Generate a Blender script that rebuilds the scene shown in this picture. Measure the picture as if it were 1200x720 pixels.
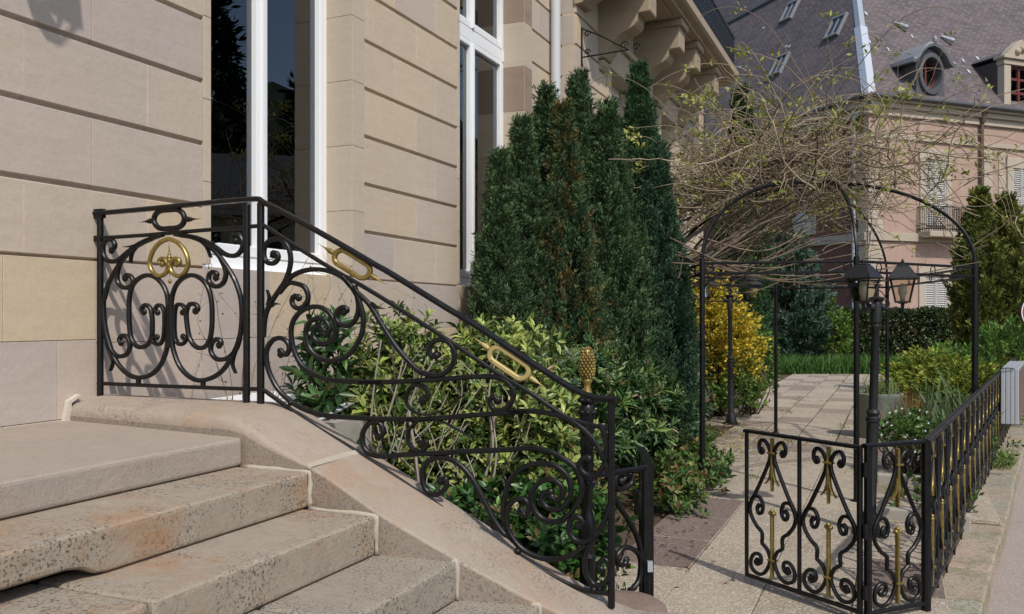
import bpy, bmesh, math, random
import numpy as np
from mathutils import Vector

random.seed(7)
RNG = np.random.default_rng(11)
for o in list(bpy.data.objects):
    bpy.data.objects.remove(o)
SC = bpy.context.scene
COL = SC.collection

# ------------------------------------------------------------------ camera
F = 1035.0          # focal length in photo pixels (photo 1200 wide)
EYE = 1.5           # eye height above the garden paving
HOR = 372.0         # horizon row in the photo
cam = bpy.data.cameras.new('camera')
cam.sensor_width = 36.0
cam.lens = F / 1200.0 * 36.0
cam.shift_y = (HOR - 360.0) / 1200.0
cam.clip_start = 0.05
cam.clip_end = 2000
camo = bpy.data.objects.new('camera', cam)
camo.location = (0, 0, EYE)
camo.rotation_euler = (math.radians(90), 0, 0)
COL.objects.link(camo)
SC.camera = camo

# ------------------------------------------------------------------ light
SUN_H = (0.41, -0.912)               # horizontal direction towards the sun
SUN_EL = math.radians(48.8)
world = bpy.data.worlds.new('World')
SC.world = world
world.use_nodes = True
wn = world.node_tree
wn.nodes.clear()
sky = wn.nodes.new('ShaderNodeTexSky')
sky.sky_type = 'NISHITA'
sky.sun_disc = False
sky.sun_elevation = SUN_EL
sky.sun_rotation = math.atan2(SUN_H[0], SUN_H[1])
sky.air_density = 1.0
sky.dust_density = 1.5
bg = wn.nodes.new('ShaderNodeBackground')
bg.inputs[1].default_value = 0.145
wo = wn.nodes.new('ShaderNodeOutputWorld')
wn.links.new(sky.outputs[0], bg.inputs[0])
wn.links.new(bg.outputs[0], wo.inputs[0])
sl = bpy.data.lights.new('sun', 'SUN')
sl.energy = 2.95
sl.angle = math.radians(0.9)
sl.color = (1.0, 0.95, 0.87)
slo = bpy.data.objects.new('sun', sl)
sv = Vector((SUN_H[0] * math.cos(SUN_EL), SUN_H[1] * math.cos(SUN_EL), math.sin(SUN_EL)))
slo.rotation_euler = sv.to_track_quat('Z', 'Y').to_euler()
slo.location = (10, -20, 30)
COL.objects.link(slo)
SC.view_settings.view_transform = 'Standard'
SC.view_settings.look = 'None'
SC.view_settings.exposure = 0.15
SC.view_settings.gamma = 1.0
SC.render.resolution_x = 1024
SC.render.resolution_y = 614
SC.render.engine = 'CYCLES'

# ------------------------------------------------------------------ pixel <-> place
def at(px, py, Y):
    return Vector(((px - 600) / F * Y, Y, EYE - (py - HOR) / F * Y))
def gx(px, Y):
    return (px - 600) / F * Y
def on_plane(px, py, A, B):
    """point of the vertical plane through ground points A, B seen at (px, py)"""
    k = (px - 600) / F
    dx, dy = B[0] - A[0], B[1] - A[1]
    t = (k * A[1] - A[0]) / (dx - k * dy)
    return at(px, py, A[1] + t * dy)

# facade frame: W0 is where the landing railing meets the wall, N outwards, U along the wall
W0 = (-1.867, 3.96)
N2 = (0.917, -0.399)
U2 = (0.399, 0.917)
def V(n, u, z):
    return (W0[0] + n * N2[0] + u * U2[0], W0[1] + n * N2[1] + u * U2[1], z)

# ------------------------------------------------------------------ tagging
def tag(o, label=None, cat=None, group=None, kind=None):
    if label: o['label'] = label
    if cat: o['category'] = cat
    if group: o['group'] = group
    if kind: o['kind'] = kind
    return o
def thing(name, loc, label, cat, group=None):
    o = bpy.data.objects.new(name, None)
    o.empty_display_size = 0.2
    o.location = loc
    COL.objects.link(o)
    return tag(o, label, cat, group)
def root_loc(p):
    v = Vector((0, 0, 0))
    while p is not None:
        v += p.location
        p = p.parent
    return v

# ------------------------------------------------------------------ mesh builder
class MB:
    def __init__(self):
        self.v = []; self.f = []; self.m = []; self.uv = {}
    def add(self, vs, fs, mat=0, uvs=None):
        b = len(self.v)
        self.v += [tuple(p) for p in vs]
        for i, f in enumerate(fs):
            if uvs: self.uv[len(self.f)] = uvs[i]
            self.f.append(tuple(b + k for k in f)); self.m.append(mat)
    def box(self, mp, a0, a1, b0, b1, c0, c1, mat=0):
        vs = [mp(a, b, c) for c in (c0, c1) for b in (b0, b1) for a in (a0, a1)]
        self.add(vs, [(0, 2, 3, 1), (4, 5, 7, 6), (0, 1, 5, 4), (2, 6, 7, 3), (0, 4, 6, 2), (1, 3, 7, 5)], mat)
    def prism(self, mp, poly, c0, c1, mat=0):
        """poly of (a,b) pairs extruded along the third argument of mp"""
        k = len(poly)
        vs = [mp(a, b, c0) for a, b in poly] + [mp(a, b, c1) for a, b in poly]
        fs = [tuple(range(k))[::-1], tuple(range(k, 2 * k))]
        fs += [(i, (i + 1) % k, k + (i + 1) % k, k + i) for i in range(k)]
        self.add(vs, fs, mat)
    def tube(self, pts, rad, sides=6, mat=0, cap=True):
        pts = [Vector(p) for p in pts]
        k = len(pts)
        if not hasattr(rad, '__len__'): rad = [rad] * k
        ref = None
        vs = []; fs = []
        for i, p in enumerate(pts):
            d = (pts[min(i + 1, k - 1)] - pts[max(i - 1, 0)])
            if d.length < 1e-9: d = Vector((0, 0, 1))
            d.normalize()
            if ref is None:
                ref = d.orthogonal().normalized()
            ref = (ref - d * ref.dot(d))
            if ref.length < 1e-6: ref = d.orthogonal()
            ref.normalize()
            b = d.cross(ref)
            for s in range(sides):
                a = 2 * math.pi * (s + .5) / sides
                vs.append(p + (ref * math.cos(a) + b * math.sin(a)) * rad[i])
        for i in range(k - 1):
            for s in range(sides):
                s2 = (s + 1) % sides
                fs.append((i * sides + s, i * sides + s2, (i + 1) * sides + s2, (i + 1) * sides + s))
        if cap:
            fs.append(tuple(range(sides))[::-1]); fs.append(tuple(range((k - 1) * sides, k * sides)))
        self.add(vs, fs, mat)
    def lathe(self, c, prof, sides=20, mat=0, tilt=(0, 0), rot=0.0):
        """prof of (radius, z above c)"""
        vs = []; fs = []
        for r, z in prof:
            for s in range(sides):
                a = 2 * math.pi * s / sides + rot
                vs.append((c[0] + r * math.cos(a) + tilt[0] * z, c[1] + r * math.sin(a) + tilt[1] * z, c[2] + z))
        for i in range(len(prof) - 1):
            for s in range(sides):
                s2 = (s + 1) % sides
                fs.append((i * sides + s, i * sides + s2, (i + 1) * sides + s2, (i + 1) * sides + s))
        fs.append(tuple(range(sides))[::-1]); fs.append(tuple(range((len(prof) - 1) * sides, len(prof) * sides)))
        self.add(vs, fs, mat)
    def bar(self, pts, nrm, hw, hd, mat=0, swell=0.0, taper=False):
        """flat iron bar swept along pts lying in a plane of normal nrm"""
        pts = [Vector(p) for p in pts]
        nrm = Vector(nrm).normalized()
        k = len(pts)
        c = .55
        sec = [(-1, -c), (-c, -1), (c, -1), (1, -c), (1, c), (c, 1), (-c, 1), (-1, c)]
        vs = []; fs = []
        for i, p in enumerate(pts):
            d = pts[min(i + 1, k - 1)] - pts[max(i - 1, 0)]
            if d.length < 1e-9: d = Vector((0, 0, 1))
            d.normalize()
            s = nrm.cross(d).normalized()
            w = hw(i / (k - 1)) if callable(hw) else hw
            for a, b in sec:
                vs.append(p + s * (a * w) + nrm * (b * hd))
        for i in range(k - 1):
            for j in range(8):
                j2 = (j + 1) % 8
                fs.append((i * 8 + j, i * 8 + j2, (i + 1) * 8 + j2, (i + 1) * 8 + j))
        fs.append(tuple(range(8))[::-1]); fs.append(tuple(range((k - 1) * 8, k * 8)))
        self.add(vs, fs, mat)
        if swell:
            self.ball(pts[0], swell, nrm, hd * 1.05, mat)
    def ball(self, p, r, axis=(0, 0, 1), ra=None, mat=0, rings=6, sides=10):
        ax = Vector(axis).normalized(); e1 = ax.orthogonal().normalized(); e2 = ax.cross(e1)
        ra = ra or r
        p = Vector(p); vs = []; fs = []
        for i in range(1, rings):
            t = math.pi * i / rings
            for s in range(sides):
                a = 2 * math.pi * s / sides
                vs.append(p + (e1 * math.cos(a) + e2 * math.sin(a)) * r * math.sin(t) + ax * ra * math.cos(t))
        vs += [p + ax * ra, p - ax * ra]
        top = len(vs) - 2
        for i in range(rings - 2):
            for s in range(sides):
                s2 = (s + 1) % sides
                fs.append((i * sides + s, (i + 1) * sides + s, (i + 1) * sides + s2, i * sides + s2))
        for s in range(sides):
            s2 = (s + 1) % sides
            fs.append((top, s, s2)); fs.append((top + 1, (rings - 2) * sides + s2, (rings - 2) * sides + s))
        self.add(vs, fs, mat)
    def build(self, name, mats, parent=None, smooth=False, bevel=0, local=False, fix=True, seg=2):
        me = bpy.data.meshes.new(name)
        off = root_loc(parent) if (parent is not None and not local) else Vector((0, 0, 0))
        me.from_pydata([(p[0] - off.x, p[1] - off.y, p[2] - off.z) for p in self.v], [], self.f)
        if not isinstance(mats, (list, tuple)): mats = [mats]
        for m in mats: me.materials.append(m)
        me.polygons.foreach_set('material_index', self.m)
        if self.uv:
            uvl = me.uv_layers.new(name='UVMap')
            for pi, co in self.uv.items():
                for li, c in zip(me.polygons[pi].loop_indices, co):
                    uvl.data[li].uv = c
        if bevel or fix:
            bm = bmesh.new(); bm.from_mesh(me)
            if fix: bmesh.ops.recalc_face_normals(bm, faces=bm.faces)
            if bevel:
                ed = [e for e in bm.edges if len(e.link_faces) == 2 and e.calc_face_angle(0) > .5]
                bmesh.ops.bevel(bm, geom=ed, offset=bevel, segments=seg, affect='EDGES', profile=.6, clamp_overlap=True)
            bm.to_mesh(me); bm.free()
        if smooth:
            me.polygons.foreach_set('use_smooth', [True] * len(me.polygons))
            if smooth != True:
                me.set_sharp_from_angle(angle=smooth)
        o = bpy.data.objects.new(name, me)
        COL.objects.link(o)
        if parent is not None: o.parent = parent
        return o

ID = lambda a, b, c: (a, b, c)
def frame(o, ax, ay):
    return lambda a, b, c: (o[0] + ax[0] * a + ay[0] * b, o[1] + ax[1] * a + ay[1] * b, o[2] + c)

def smooth_path(pts, sub=7, passes=2):
    """Catmull-Rom through the points, then a little relaxation"""
    P = [np.array(p, float) for p in pts]
    P = [2 * P[0] - P[1]] + P + [2 * P[-1] - P[-2]]
    out = []
    for i in range(1, len(P) - 2):
        p0, p1, p2, p3 = P[i - 1:i + 3]
        for k in range(sub):
            t = k / sub
            out.append(.5 * ((2 * p1) + (-p0 + p2) * t + (2 * p0 - 5 * p1 + 4 * p2 - p3) * t * t + (-p0 + 3 * p1 - 3 * p2 + p3) * t ** 3))
    out.append(P[-2])
    out = np.array(out)
    for _ in range(passes):
        o2 = out.copy()
        o2[1:-1] = .25 * out[:-2] + .5 * out[1:-1] + .25 * out[2:]
        out = o2
    return out

# ------------------------------------------------------------------ materials
def mat(name, col=(.5, .5, .5), rough=.6, metal=0.0, spec=.5):
    m = bpy.data.materials.new(name); m.use_nodes = True
    b = m.node_tree.nodes['Principled BSDF']
    b.inputs['Base Color'].default_value = (*col, 1)
    b.inputs['Roughness'].default_value = rough
    b.inputs['Metallic'].default_value = metal
    b.inputs['Specular IOR Level'].default_value = spec
    return m
class NT:
    """small wrapper for building a material graph"""
    def __init__(self, m):
        self.m = m; self.t = m.node_tree; self.b = self.t.nodes['Principled BSDF']
        self.co = self.t.nodes.new('ShaderNodeTexCoord').outputs['Object']
    def n(self, typ, **kw):
        x = self.t.nodes.new(typ)
        for k, v in kw.items(): setattr(x, k, v)
        return x
    def l(self, a, b): self.t.links.new(a, b)
    def noise(self, scale, detail=4, rough=.55, stretch=None, out='Fac', co=None):
        x = self.n('ShaderNodeTexNoise')
        x.inputs['Scale'].default_value = scale; x.inputs['Detail'].default_value = detail
        x.inputs['Roughness'].default_value = rough
        c = co or self.co
        if stretch:
            mp = self.n('ShaderNodeMapping'); mp.inputs['Scale'].default_value = stretch
            self.l(c, mp.inputs[0]); c = mp.outputs[0]
        self.l(c, x.inputs['Vector'])
        return x.outputs[out]
    def ramp(self, fac, stops, interp='LINEAR'):
        r = self.n('ShaderNodeValToRGB'); e = r.color_ramp.elements
        r.color_ramp.interpolation = interp
        while len(e) > 1: e.remove(e[-1])
        for i, (p, c) in enumerate(stops):
            x = e[0] if i == 0 else e.new(p)
            x.position = p
            x.color = (*c, 1) if hasattr(c, '__len__') else (c, c, c, 1)
        self.l(fac, r.inputs[0])
        return r.outputs[0]
    def mix(self, fac, a, b, mode='MIX'):
        x = self.n('ShaderNodeMix', data_type='RGBA', blend_type=mode)
        for s, v in ((x.inputs[0], fac), (x.inputs[6], a), (x.inputs[7], b)):
            if isinstance(v, bpy.types.NodeSocket): self.l(v, s)
            elif hasattr(v, '__len__'): s.default_value = (*v, 1)
            else: s.default_value = v
        return x.outputs[2]
    def math(self, op, a, b=0.0):
        x = self.n('ShaderNodeMath', operation=op)
        for s, v in ((x.inputs[0], a), (x.inputs[1], b)):
            if isinstance(v, bpy.types.NodeSocket): self.l(v, s)
            else: s.default_value = v
        return x.outputs[0]
    def island(self): return self.n('ShaderNodeNewGeometry').outputs['Random Per Island']
    def color(self, s): self.l(s, self.b.inputs['Base Color'])
    def roughness(self, s): self.l(s, self.b.inputs['Roughness'])
    def bump(self, h, strength=.3, dist=.01):
        x = self.n('ShaderNodeBump'); x.inputs['Strength'].default_value = strength
        x.inputs['Distance'].default_value = dist
        self.l(h, x.inputs['Height']); self.l(x.outputs[0], self.b.inputs['Normal'])

def stone(name, stops, fine=60, bump=.35, stain=.25, stain_col=(.16, .14, .12), rough=.85, pit=.15, grain=(1, 1, 1)):
    m = mat(name, rough=rough, spec=.25); g = NT(m)
    c = g.ramp(g.island(), stops, 'CONSTANT')
    big = g.noise(1.3, 5, .6)
    c = g.mix(g.math('MULTIPLY', g.ramp(big, [(.35, 0.), (.7, 1.)]), .28), c, (.42, .36, .29))
    wave = g.ramp(g.noise(7, 7, .75, (.6, .6, 4)), [(.3, 0.), (.7, 1.)])
    c = g.mix(g.math('MULTIPLY', g.ramp(g.noise(48, 7, .8), [(.42, 0.), (.66, 1.)]), .22), c, (.70, .66, .60), 'MULTIPLY')
    c = g.mix(g.math('MULTIPLY', wave, .42), c, (.78, .74, .68), 'MULTIPLY')
    c = g.mix(g.math('MULTIPLY', g.ramp(g.noise(2.6, 6, .7, (2.5, 2.5, .35)), [(.55, 0.), (.8, 1.)]), .22), c, (.62, .58, .52), 'MULTIPLY')
    st = g.noise(3.2, 8, .72)
    c = g.mix(g.math('MULTIPLY', g.ramp(st, [(.56, 0.), (.74, 1.)]), stain), c, stain_col)
    sp = g.noise(fine * 1.6, 3, .6)
    c = g.mix(g.math('MULTIPLY', g.ramp(sp, [(.62, 0.), (.72, 1.)]), pit), c, (.14, .12, .10))
    g.color(c)
    f = g.noise(fine, 6, .7)
    h = g.math('ADD', g.math('MULTIPLY', f, .4), g.noise(9, 4, .6))
    g.bump(h, bump, .012)
    return m

M = {}
M['wall'] = stone('wall sandstone', [(0, (.56, .46, .345)), (.14, (.54, .455, .365)), (.28, (.50, .42, .36)), (.40, (.58, .475, .355)),
                  (.54, (.52, .435, .355)), (.66, (.47, .405, .365)), (.78, (.58, .465, .33)), (.9, (.53, .435, .37))], 70, .30, .16, (.30, .25, .20), pit=.13)
M['wall_pale'] = stone('smooth jamb stone', [(0, (.53, .455, .355)), (.3, (.50, .43, .345)), (.6, (.54, .46, .36)), (.8, (.50, .43, .34))], 70, .18, .06, (.3, .25, .2), pit=.05)
M['wall_brown'] = stone('stained brown stone', [(0, (.30, .225, .175))], 60, .2, .5, (.10, .07, .055))
M['mortar'] = stone('mortar', [(0, (.60, .55, .47))], 90, .3, .1)
M['corbel'] = stone('balcony sandstone', [(0, (.36, .29, .21)), (.5, (.39, .315, .23))], 40, .25, .45, (.2, .16, .12))

def step_stone(name, base, dark, orange, dk=.55, og=.5, pal=None, cov=.0, blotch=0.0, moss=0.0):
    m = mat(name, rough=.9, spec=.2); g = NT(m)
    isl = g.island()
    c = g.mix(isl, base, tuple(x * .88 for x in base)) if pal is None else g.ramp(isl, pal, 'CONSTANT')
    c = g.mix(g.ramp(g.noise(2.0, 5, .6), [(.35, 0.), (.7, .5)]), c, tuple(x * 1.08 for x in base))
    # bedding grain and soft grey weathering
    c = g.mix(g.math('MULTIPLY', g.ramp(g.noise(26, 8, .8, (1, 1, 2.2)), [(.3, 0.), (.7, 1.)]), .32), c, tuple(x * .62 for x in base))
    c = g.mix(g.math('MULTIPLY', g.ramp(g.noise(4.2, 9, .75), [(.48, 0.), (.72, 1.)]), .42), c, tuple(.45 * x + .55 * y for x, y in zip(dark, base)))
    o = g.ramp(g.noise(2.3, 7, .7, (1, 1, 1.6)), [(.50, 0.), (.66, 1.)])
    c = g.mix(g.math('MULTIPLY', o, og), c, orange)
    # lichen: clusters of small dark points
    cl = g.ramp(g.noise(2.6, 7, .72), [(.46 - cov, 0.), (.60 - cov, 1.)])
    sp = g.ramp(g.noise(105, 4, .7), [(.53, 0.), (.60, 1.)])
    sp2 = g.ramp(g.noise(38, 9, .85), [(.53, 0.), (.60, 1.)])
    c = g.mix(g.math('MULTIPLY', g.math('MULTIPLY', cl, sp), dk), c, dark)
    cl2 = g.ramp(g.noise(3.1, 7, .72, out='Color'), [(.50 - cov, 0.), (.62 - cov, 1.)])
    c = g.mix(g.math('MULTIPLY', g.math('MULTIPLY', cl2, sp2), max(blotch, dk * .34)), c, dark)
    c = g.mix(g.math('MULTIPLY', g.ramp(g.noise(190, 3, .7), [(.5, 0.), (.62, 1.)]), .16), c, tuple(x * .45 for x in base))
    pale = g.ramp(g.noise(13, 8, .8), [(.62, 0.), (.69, 1.)])
    c = g.mix(g.math('MULTIPLY', pale, .45), c, (.60, .57, .52))
    if moss:
        ms = g.ramp(g.noise(5.5, 8, .75), [(.50, 0.), (.62, 1.)])
        c = g.mix(g.math('MULTIPLY', ms, moss), c, (.17, .175, .085))
    g.color(c)
    h = g.math('ADD', g.math('MULTIPLY', g.noise(85, 7, .8), .55), g.noise(11, 6, .7))
    g.bump(h, .55, .014)
    return m
M['landing'] = step_stone('landing stone', (.39, .328, .275), (.13, .12, .11), (.40, .29, .21), .35, .25)
M['step'] = step_stone('worn step stone', (.375, .315, .245), (.05, .047, .045), (.36, .20, .10), .9, .7, None, .04)
M['step_grey'] = step_stone('grey lichen step stone', (.355, .31, .25), (.065, .062, .058), (.34, .25, .17), .95, .25, None, .12)
M['curb'] = step_stone('curb sandstone', (.395, .33, .268), (.09, .075, .06), (.37, .225, .13), .7, .45, None, .02)
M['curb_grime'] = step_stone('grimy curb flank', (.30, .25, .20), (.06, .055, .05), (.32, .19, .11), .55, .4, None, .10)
M['red_stone'] = step_stone('red sandstone', (.24, .175, .14), (.09, .07, .06), (.30, .22, .17), .6, .4)
M['coping'] = step_stone('coping sandstone', (.44, .36, .29), (.085, .08, .065), (.46, .29, .19), .9, .5, [(0, (.40, .34, .26)), (.25, (.36, .36, .27)), (.45, (.46, .36, .28)), (.65, (.33, .32, .25)), (.85, (.42, .38, .30))], .13, .95, .65)

def iron(name, base=.0045, rough=.36):
    m = mat(name, (base, base, base * 1.05), rough, 0, .32); g = NT(m)
    c = g.ramp(g.noise(40, 4, .6), [(.3, (base * .8,) * 3), (.7, (base * 1.7, base * 1.75, base * 1.9))])
    g.color(g.mix(g.math('MULTIPLY', g.ramp(g.noise(34, 6, .75), [(.62, 0.), (.72, 1.)]), .5), c, (.045, .026, .018)))
    g.roughness(g.ramp(g.noise(25, 4, .6), [(.3, rough - .1), (.75, rough + .18)]))
    g.bump(g.noise(160, 3, .6), .12, .003)
    return m
M['iron'] = iron('black painted iron')
M['iron_dull'] = iron('dull grey-black painted iron', .011, .5)
def gold():
    m = mat('gold paint', (.40, .28, .06), .40, .55); g = NT(m)
    g.color(g.ramp(g.noise(30, 4, .6), [(.3, (.15, .108, .028)), (.65, (.31, .225, .065))]))
    g.bump(g.noise(140, 3, .6), .15, .003)
    return m
M['gold'] = gold()
M['gold_pale'] = mat('faded pale gold paint', (.44, .35, .14), .5, .3)
def paving(name, stops, speck, dark):
    m = mat(name, rough=.9, spec=.2); g = NT(m)
    c = g.ramp(g.island(), stops, 'LINEAR')
    c = g.mix(g.ramp(g.noise(1.6, 5, .6), [(.35, 0.), (.7, .35)]), c, dark)
    c = g.mix(g.ramp(g.noise(75, 3, .7), [(.50, 0.), (.60, .9)]), c, speck)
    c = g.mix(g.ramp(g.noise(110, 3, .7, out='Color'), [(.52, 0.), (.62, .85)]), c, dark)
    g.color(c); g.bump(g.noise(75, 5, .7), .6, .012)
    return m
M['paver'] = paving('pebble paver', [(0, (.31, .255, .19)), (.5, (.38, .315, .235)), (1, (.35, .285, .21))], (.58, .53, .45), (.14, .11, .085))
M['paver_brown'] = paving('brown paver', [(0, (.165, .122, .103)), (1, (.205, .155, .13))], (.29, .235, .20), (.09, .068, .058))
M['paver_worn'] = paving('worn brown paver', [(0, (.235, .18, .145)), (1, (.275, .215, .17))], (.40, .34, .28), (.12, .09, .07))
M['pavement'] = paving('pavement concrete', [(0, (.33, .28, .25)), (1, (.33, .28, .25))], (.42, .37, .32), (.22, .18, .16))
M['soil'] = paving('garden soil', [(0, (.09, .065, .045)), (1, (.09, .065, .045))], (.16, .11, .07), (.04, .03, .02))
M['asphalt'] = paving('asphalt', [(0, (.06, .06, .06)), (1, (.06, .06, .06))], (.1, .1, .1), (.04, .04, .04))
def grassland():
    m = mat('far ground', rough=.95, spec=.1); g = NT(m)
    g.color(g.ramp(g.noise(.3, 8, .7), [(.3, (.035, .05, .02)), (.7, (.08, .09, .045))]))
    return m
M['ground'] = grassland()
def forest():
    m = mat('forest hill', rough=1, spec=.05); g = NT(m)
    g.color(g.ramp(g.noise(.22, 8, .75), [(.35, (.02, .032, .024)), (.55, (.045, .06, .04)), (.75, (.10, .10, .065))]))
    return m
M['forest'] = forest()
def leafmat(name, trans=.3, rough=.45, spec=.4):
    m = mat(name, rough=rough, spec=spec); t = m.node_tree
    a = t.nodes.new('ShaderNodeAttribute'); a.attribute_name = 'col'
    b = t.nodes['Principled BSDF']
    t.links.new(a.outputs['Color'], b.inputs['Base Color'])
    tr = t.nodes.new('ShaderNodeBsdfTranslucent')
    t.links.new(a.outputs['Color'], tr.inputs[0])
    mx = t.nodes.new('ShaderNodeMixShader'); mx.inputs[0].default_value = trans
    t.links.new(b.outputs[0], mx.inputs[1]); t.links.new(tr.outputs[0], mx.inputs[2])
    t.links.new(mx.outputs[0], t.nodes['Material Output'].inputs[0])
    return m
M['leaf'] = leafmat('leaf', .25, .48, .35)
M['gloss_leaf'] = leafmat('glossy leaf', .18, .36, .45)
M['needle'] = leafmat('needles', .12, .65, .2)
def bark(name, a, b, sc=20):
    m = mat(name, rough=.9, spec=.15); g = NT(m)
    g.color(g.mix(g.island(), g.ramp(g.noise(sc, 5, .7, (1, 1, .25)), [(.3, a), (.7, b)]), tuple(x * .8 for x in a)))
    g.bump(g.noise(sc * 4, 4, .7, (1, 1, .3)), .4, .01)
    return m
M['joint'] = stone('step mortar', [(0, (.43, .38, .315))], 90, .5, .45, (.2, .18, .15), pit=.3)
M['bark'] = bark('bark', (.05, .038, .028), (.12, .095, .07))
M['twig'] = bark('tan twigs', (.22, .17, .115), (.48, .40, .295), 5)
M['vine_bark'] = bark('climber bark', (.12, .09, .065), (.27, .215, .16), 9)
M['pale_stem'] = bark('pale bare stems', (.26, .22, .18), (.48, .43, .36), 16)
M['pvc'] = mat('white window paint', (.80, .81, .82), .35)
M['zinc'] = mat('zinc', (.42, .45, .48), .45, .35)
M['zinc_white'] = mat('bright zinc', (.52, .55, .60), .45, .2)
M['pipe'] = mat('painted downpipe', (.50, .51, .52), .5)
def glassmat(name, inside=.8, tint=(.8, .83, .85), ior=1.9):
    m = mat(name); t = m.node_tree; t.nodes.remove(t.nodes['Principled BSDF'])
    gl = t.nodes.new('ShaderNodeBsdfGlossy'); gl.inputs['Roughness'].default_value = .008
    gl.inputs['Color'].default_value = (.95, .97, 1, 1)
    tr = t.nodes.new('ShaderNodeBsdfTransparent'); tr.inputs[0].default_value = (*tint, 1)
    fr = t.nodes.new('ShaderNodeFresnel'); fr.inputs[0].default_value = ior
    mx = t.nodes.new('ShaderNodeMixShader')
    t.links.new(fr.outputs[0], mx.inputs[0]); t.links.new(tr.outputs[0], mx.inputs[1]); t.links.new(gl.outputs[0], mx.inputs[2])
    t.links.new(mx.outputs[0], t.nodes['Material Output'].inputs[0])
    return m
M['glass'] = glassmat('window glass')
M['lamp_glass'] = glassmat('lantern glass', .6, (.86, .82, .74), 1.35)
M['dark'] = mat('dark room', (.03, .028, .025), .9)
M['curtain'] = mat('grey curtain', (.42, .42, .40), .9)
def slate():
    m = mat('slate', rough=.7, spec=.3); g = NT(m)
    uv = g.n('ShaderNodeUVMap').outputs[0]
    br = g.n('ShaderNodeTexBrick'); g.l(uv, br.inputs['Vector'])
    br.inputs['Color1'].default_value = (.09, .073, .076, 1); br.inputs['Color2'].default_value = (.185, .153, .154, 1)
    br.inputs['Mortar'].default_value = (.05, .04, .042, 1)
    br.inputs['Scale'].default_value = 1; br.inputs['Mortar Size'].default_value = .016
    br.inputs['Brick Width'].default_value = .26; br.inputs['Row Height'].default_value = .13
    br.inputs['Bias'].default_value = -.1
    c = g.mix(g.ramp(g.noise(.5, 7, .7, co=uv), [(.35, 0.), (.75, .55)]), br.outputs['Color'], (.155, .125, .125))
    c = g.mix(g.ramp(g.noise(1.1, 7, .75, (2.5, .5, 1), co=uv), [(.5, 0.), (.75, .5)]), c, (.085, .07, .075))
    g.color(c); g.bump(br.outputs['Fac'], -.5, .03)
    return m
M['slate'] = slate()
def render_wall(name, a, b, patch):
    m = mat(name, rough=.9, spec=.15); g = NT(m)
    c = g.ramp(g.noise(.8, 7, .7), [(.3, a), (.7, b)])
    c = g.mix(g.ramp(g.noise(1.8, 6, .7), [(.58, 0.), (.64, .7)]), c, patch)
    c = g.mix(g.ramp(g.noise(2.2, 5, .7, (4, 4, .35)), [(.5, 0.), (.8, .35)]), c, tuple(x * .55 for x in a))
    g.color(c); g.bump(g.noise(14, 5, .6), .2, .02)
    return m
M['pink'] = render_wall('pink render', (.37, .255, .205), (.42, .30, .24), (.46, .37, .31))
M['pink_shaded'] = render_wall('shaded pink render', (.14, .065, .05), (.17, .082, .065), (.20, .11, .09))  # house render for the side turned from the sun, shade mixed into the colour
M['trim'] = stone('house dressings', [(0, (.43, .37, .30)), (.5, (.46, .40, .325))], 20, .2, .35, (.2, .17, .14))
M['shutter'] = mat('pale shutters', (.42, .41, .39), .6)
M['redwood'] = mat('red window paint', (.13, .024, .02), .5)
M['zinc_dark'] = mat('dull zinc', (.22, .225, .235), .5, .2)
M['lead'] = mat('grey lead', (.085, .088, .095), .5, .2)
M['rust_pipe'] = mat('brown downpipe', (.12, .075, .06), .6)
M['concrete'] = stone('old concrete', [(0, (.36, .34, .30))], 50, .4, .4)
M['pot'] = stone('grey-green pot', [(0, (.20, .22, .195))], 60, .25, .3, (.1, .1, .09))
M['alu'] = mat('aluminium', (.50, .52, .55), .4, .4)
M['panel_brown'] = mat('brown panel', (.16, .10, .085), .5)
M['sign_red'] = mat('red sign paint', (.55, .02, .03), .4)
M['sign_white'] = mat('white sign paint', (.8, .8, .8), .4)
M['plastic'] = mat('white plastic sheet', (.72, .74, .76), .4)
M['bulb'] = mat('lamp bulb', (.6, .56, .45), .3)
# ================================================================== THE SETTING
def fence_pt(s, off=0.0):
    """point on the line of the garden fence; off is towards the street"""
    return (2.11 + .526 * s + .8505 * off, 4.5 + .8505 * s - .526 * off)
def sheet(name, poly, z, m, kind='structure', thick=.05):
    b = MB(); k = len(poly)
    b.prism(ID, poly, z - thick, z, 0)
    o = b.build(name, m); o['kind'] = kind; return o
# far ground
b = MB()
b.add([(-500, -500, -.40), (500, -500, -.40), (500, 500, -.40), (-500, 500, -.40)], [(0, 1, 2, 3)])
o = b.build('ground', M['ground'], fix=False); o['kind'] = 'structure'
# pavement of the street, outside the fence
c1, c2 = fence_pt(-9, .20), fence_pt(60, .20)
c3, c4 = fence_pt(60, 2.6), fence_pt(-9, 2.6)
sheet('pavement', [c1, c4, c3, c2], -.22, M['pavement'], thick=.17)
c5, c6 = fence_pt(60, 9), fence_pt(-9, 9)
sheet('road', [fence_pt(-9, 2.64), c6, c5, fence_pt(60, 2.64)], -.33, M['asphalt'], thick=.06)
# garden soil up to the fence
sheet('garden_soil', [V(-.2, -4, 0)[:2], (-1.2, 1.6), (.3, 1.4), fence_pt(-2.6, .0), fence_pt(40, 0), V(-.2, 42, 0)[:2]], -.012, M['soil'], thick=.35)
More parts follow.
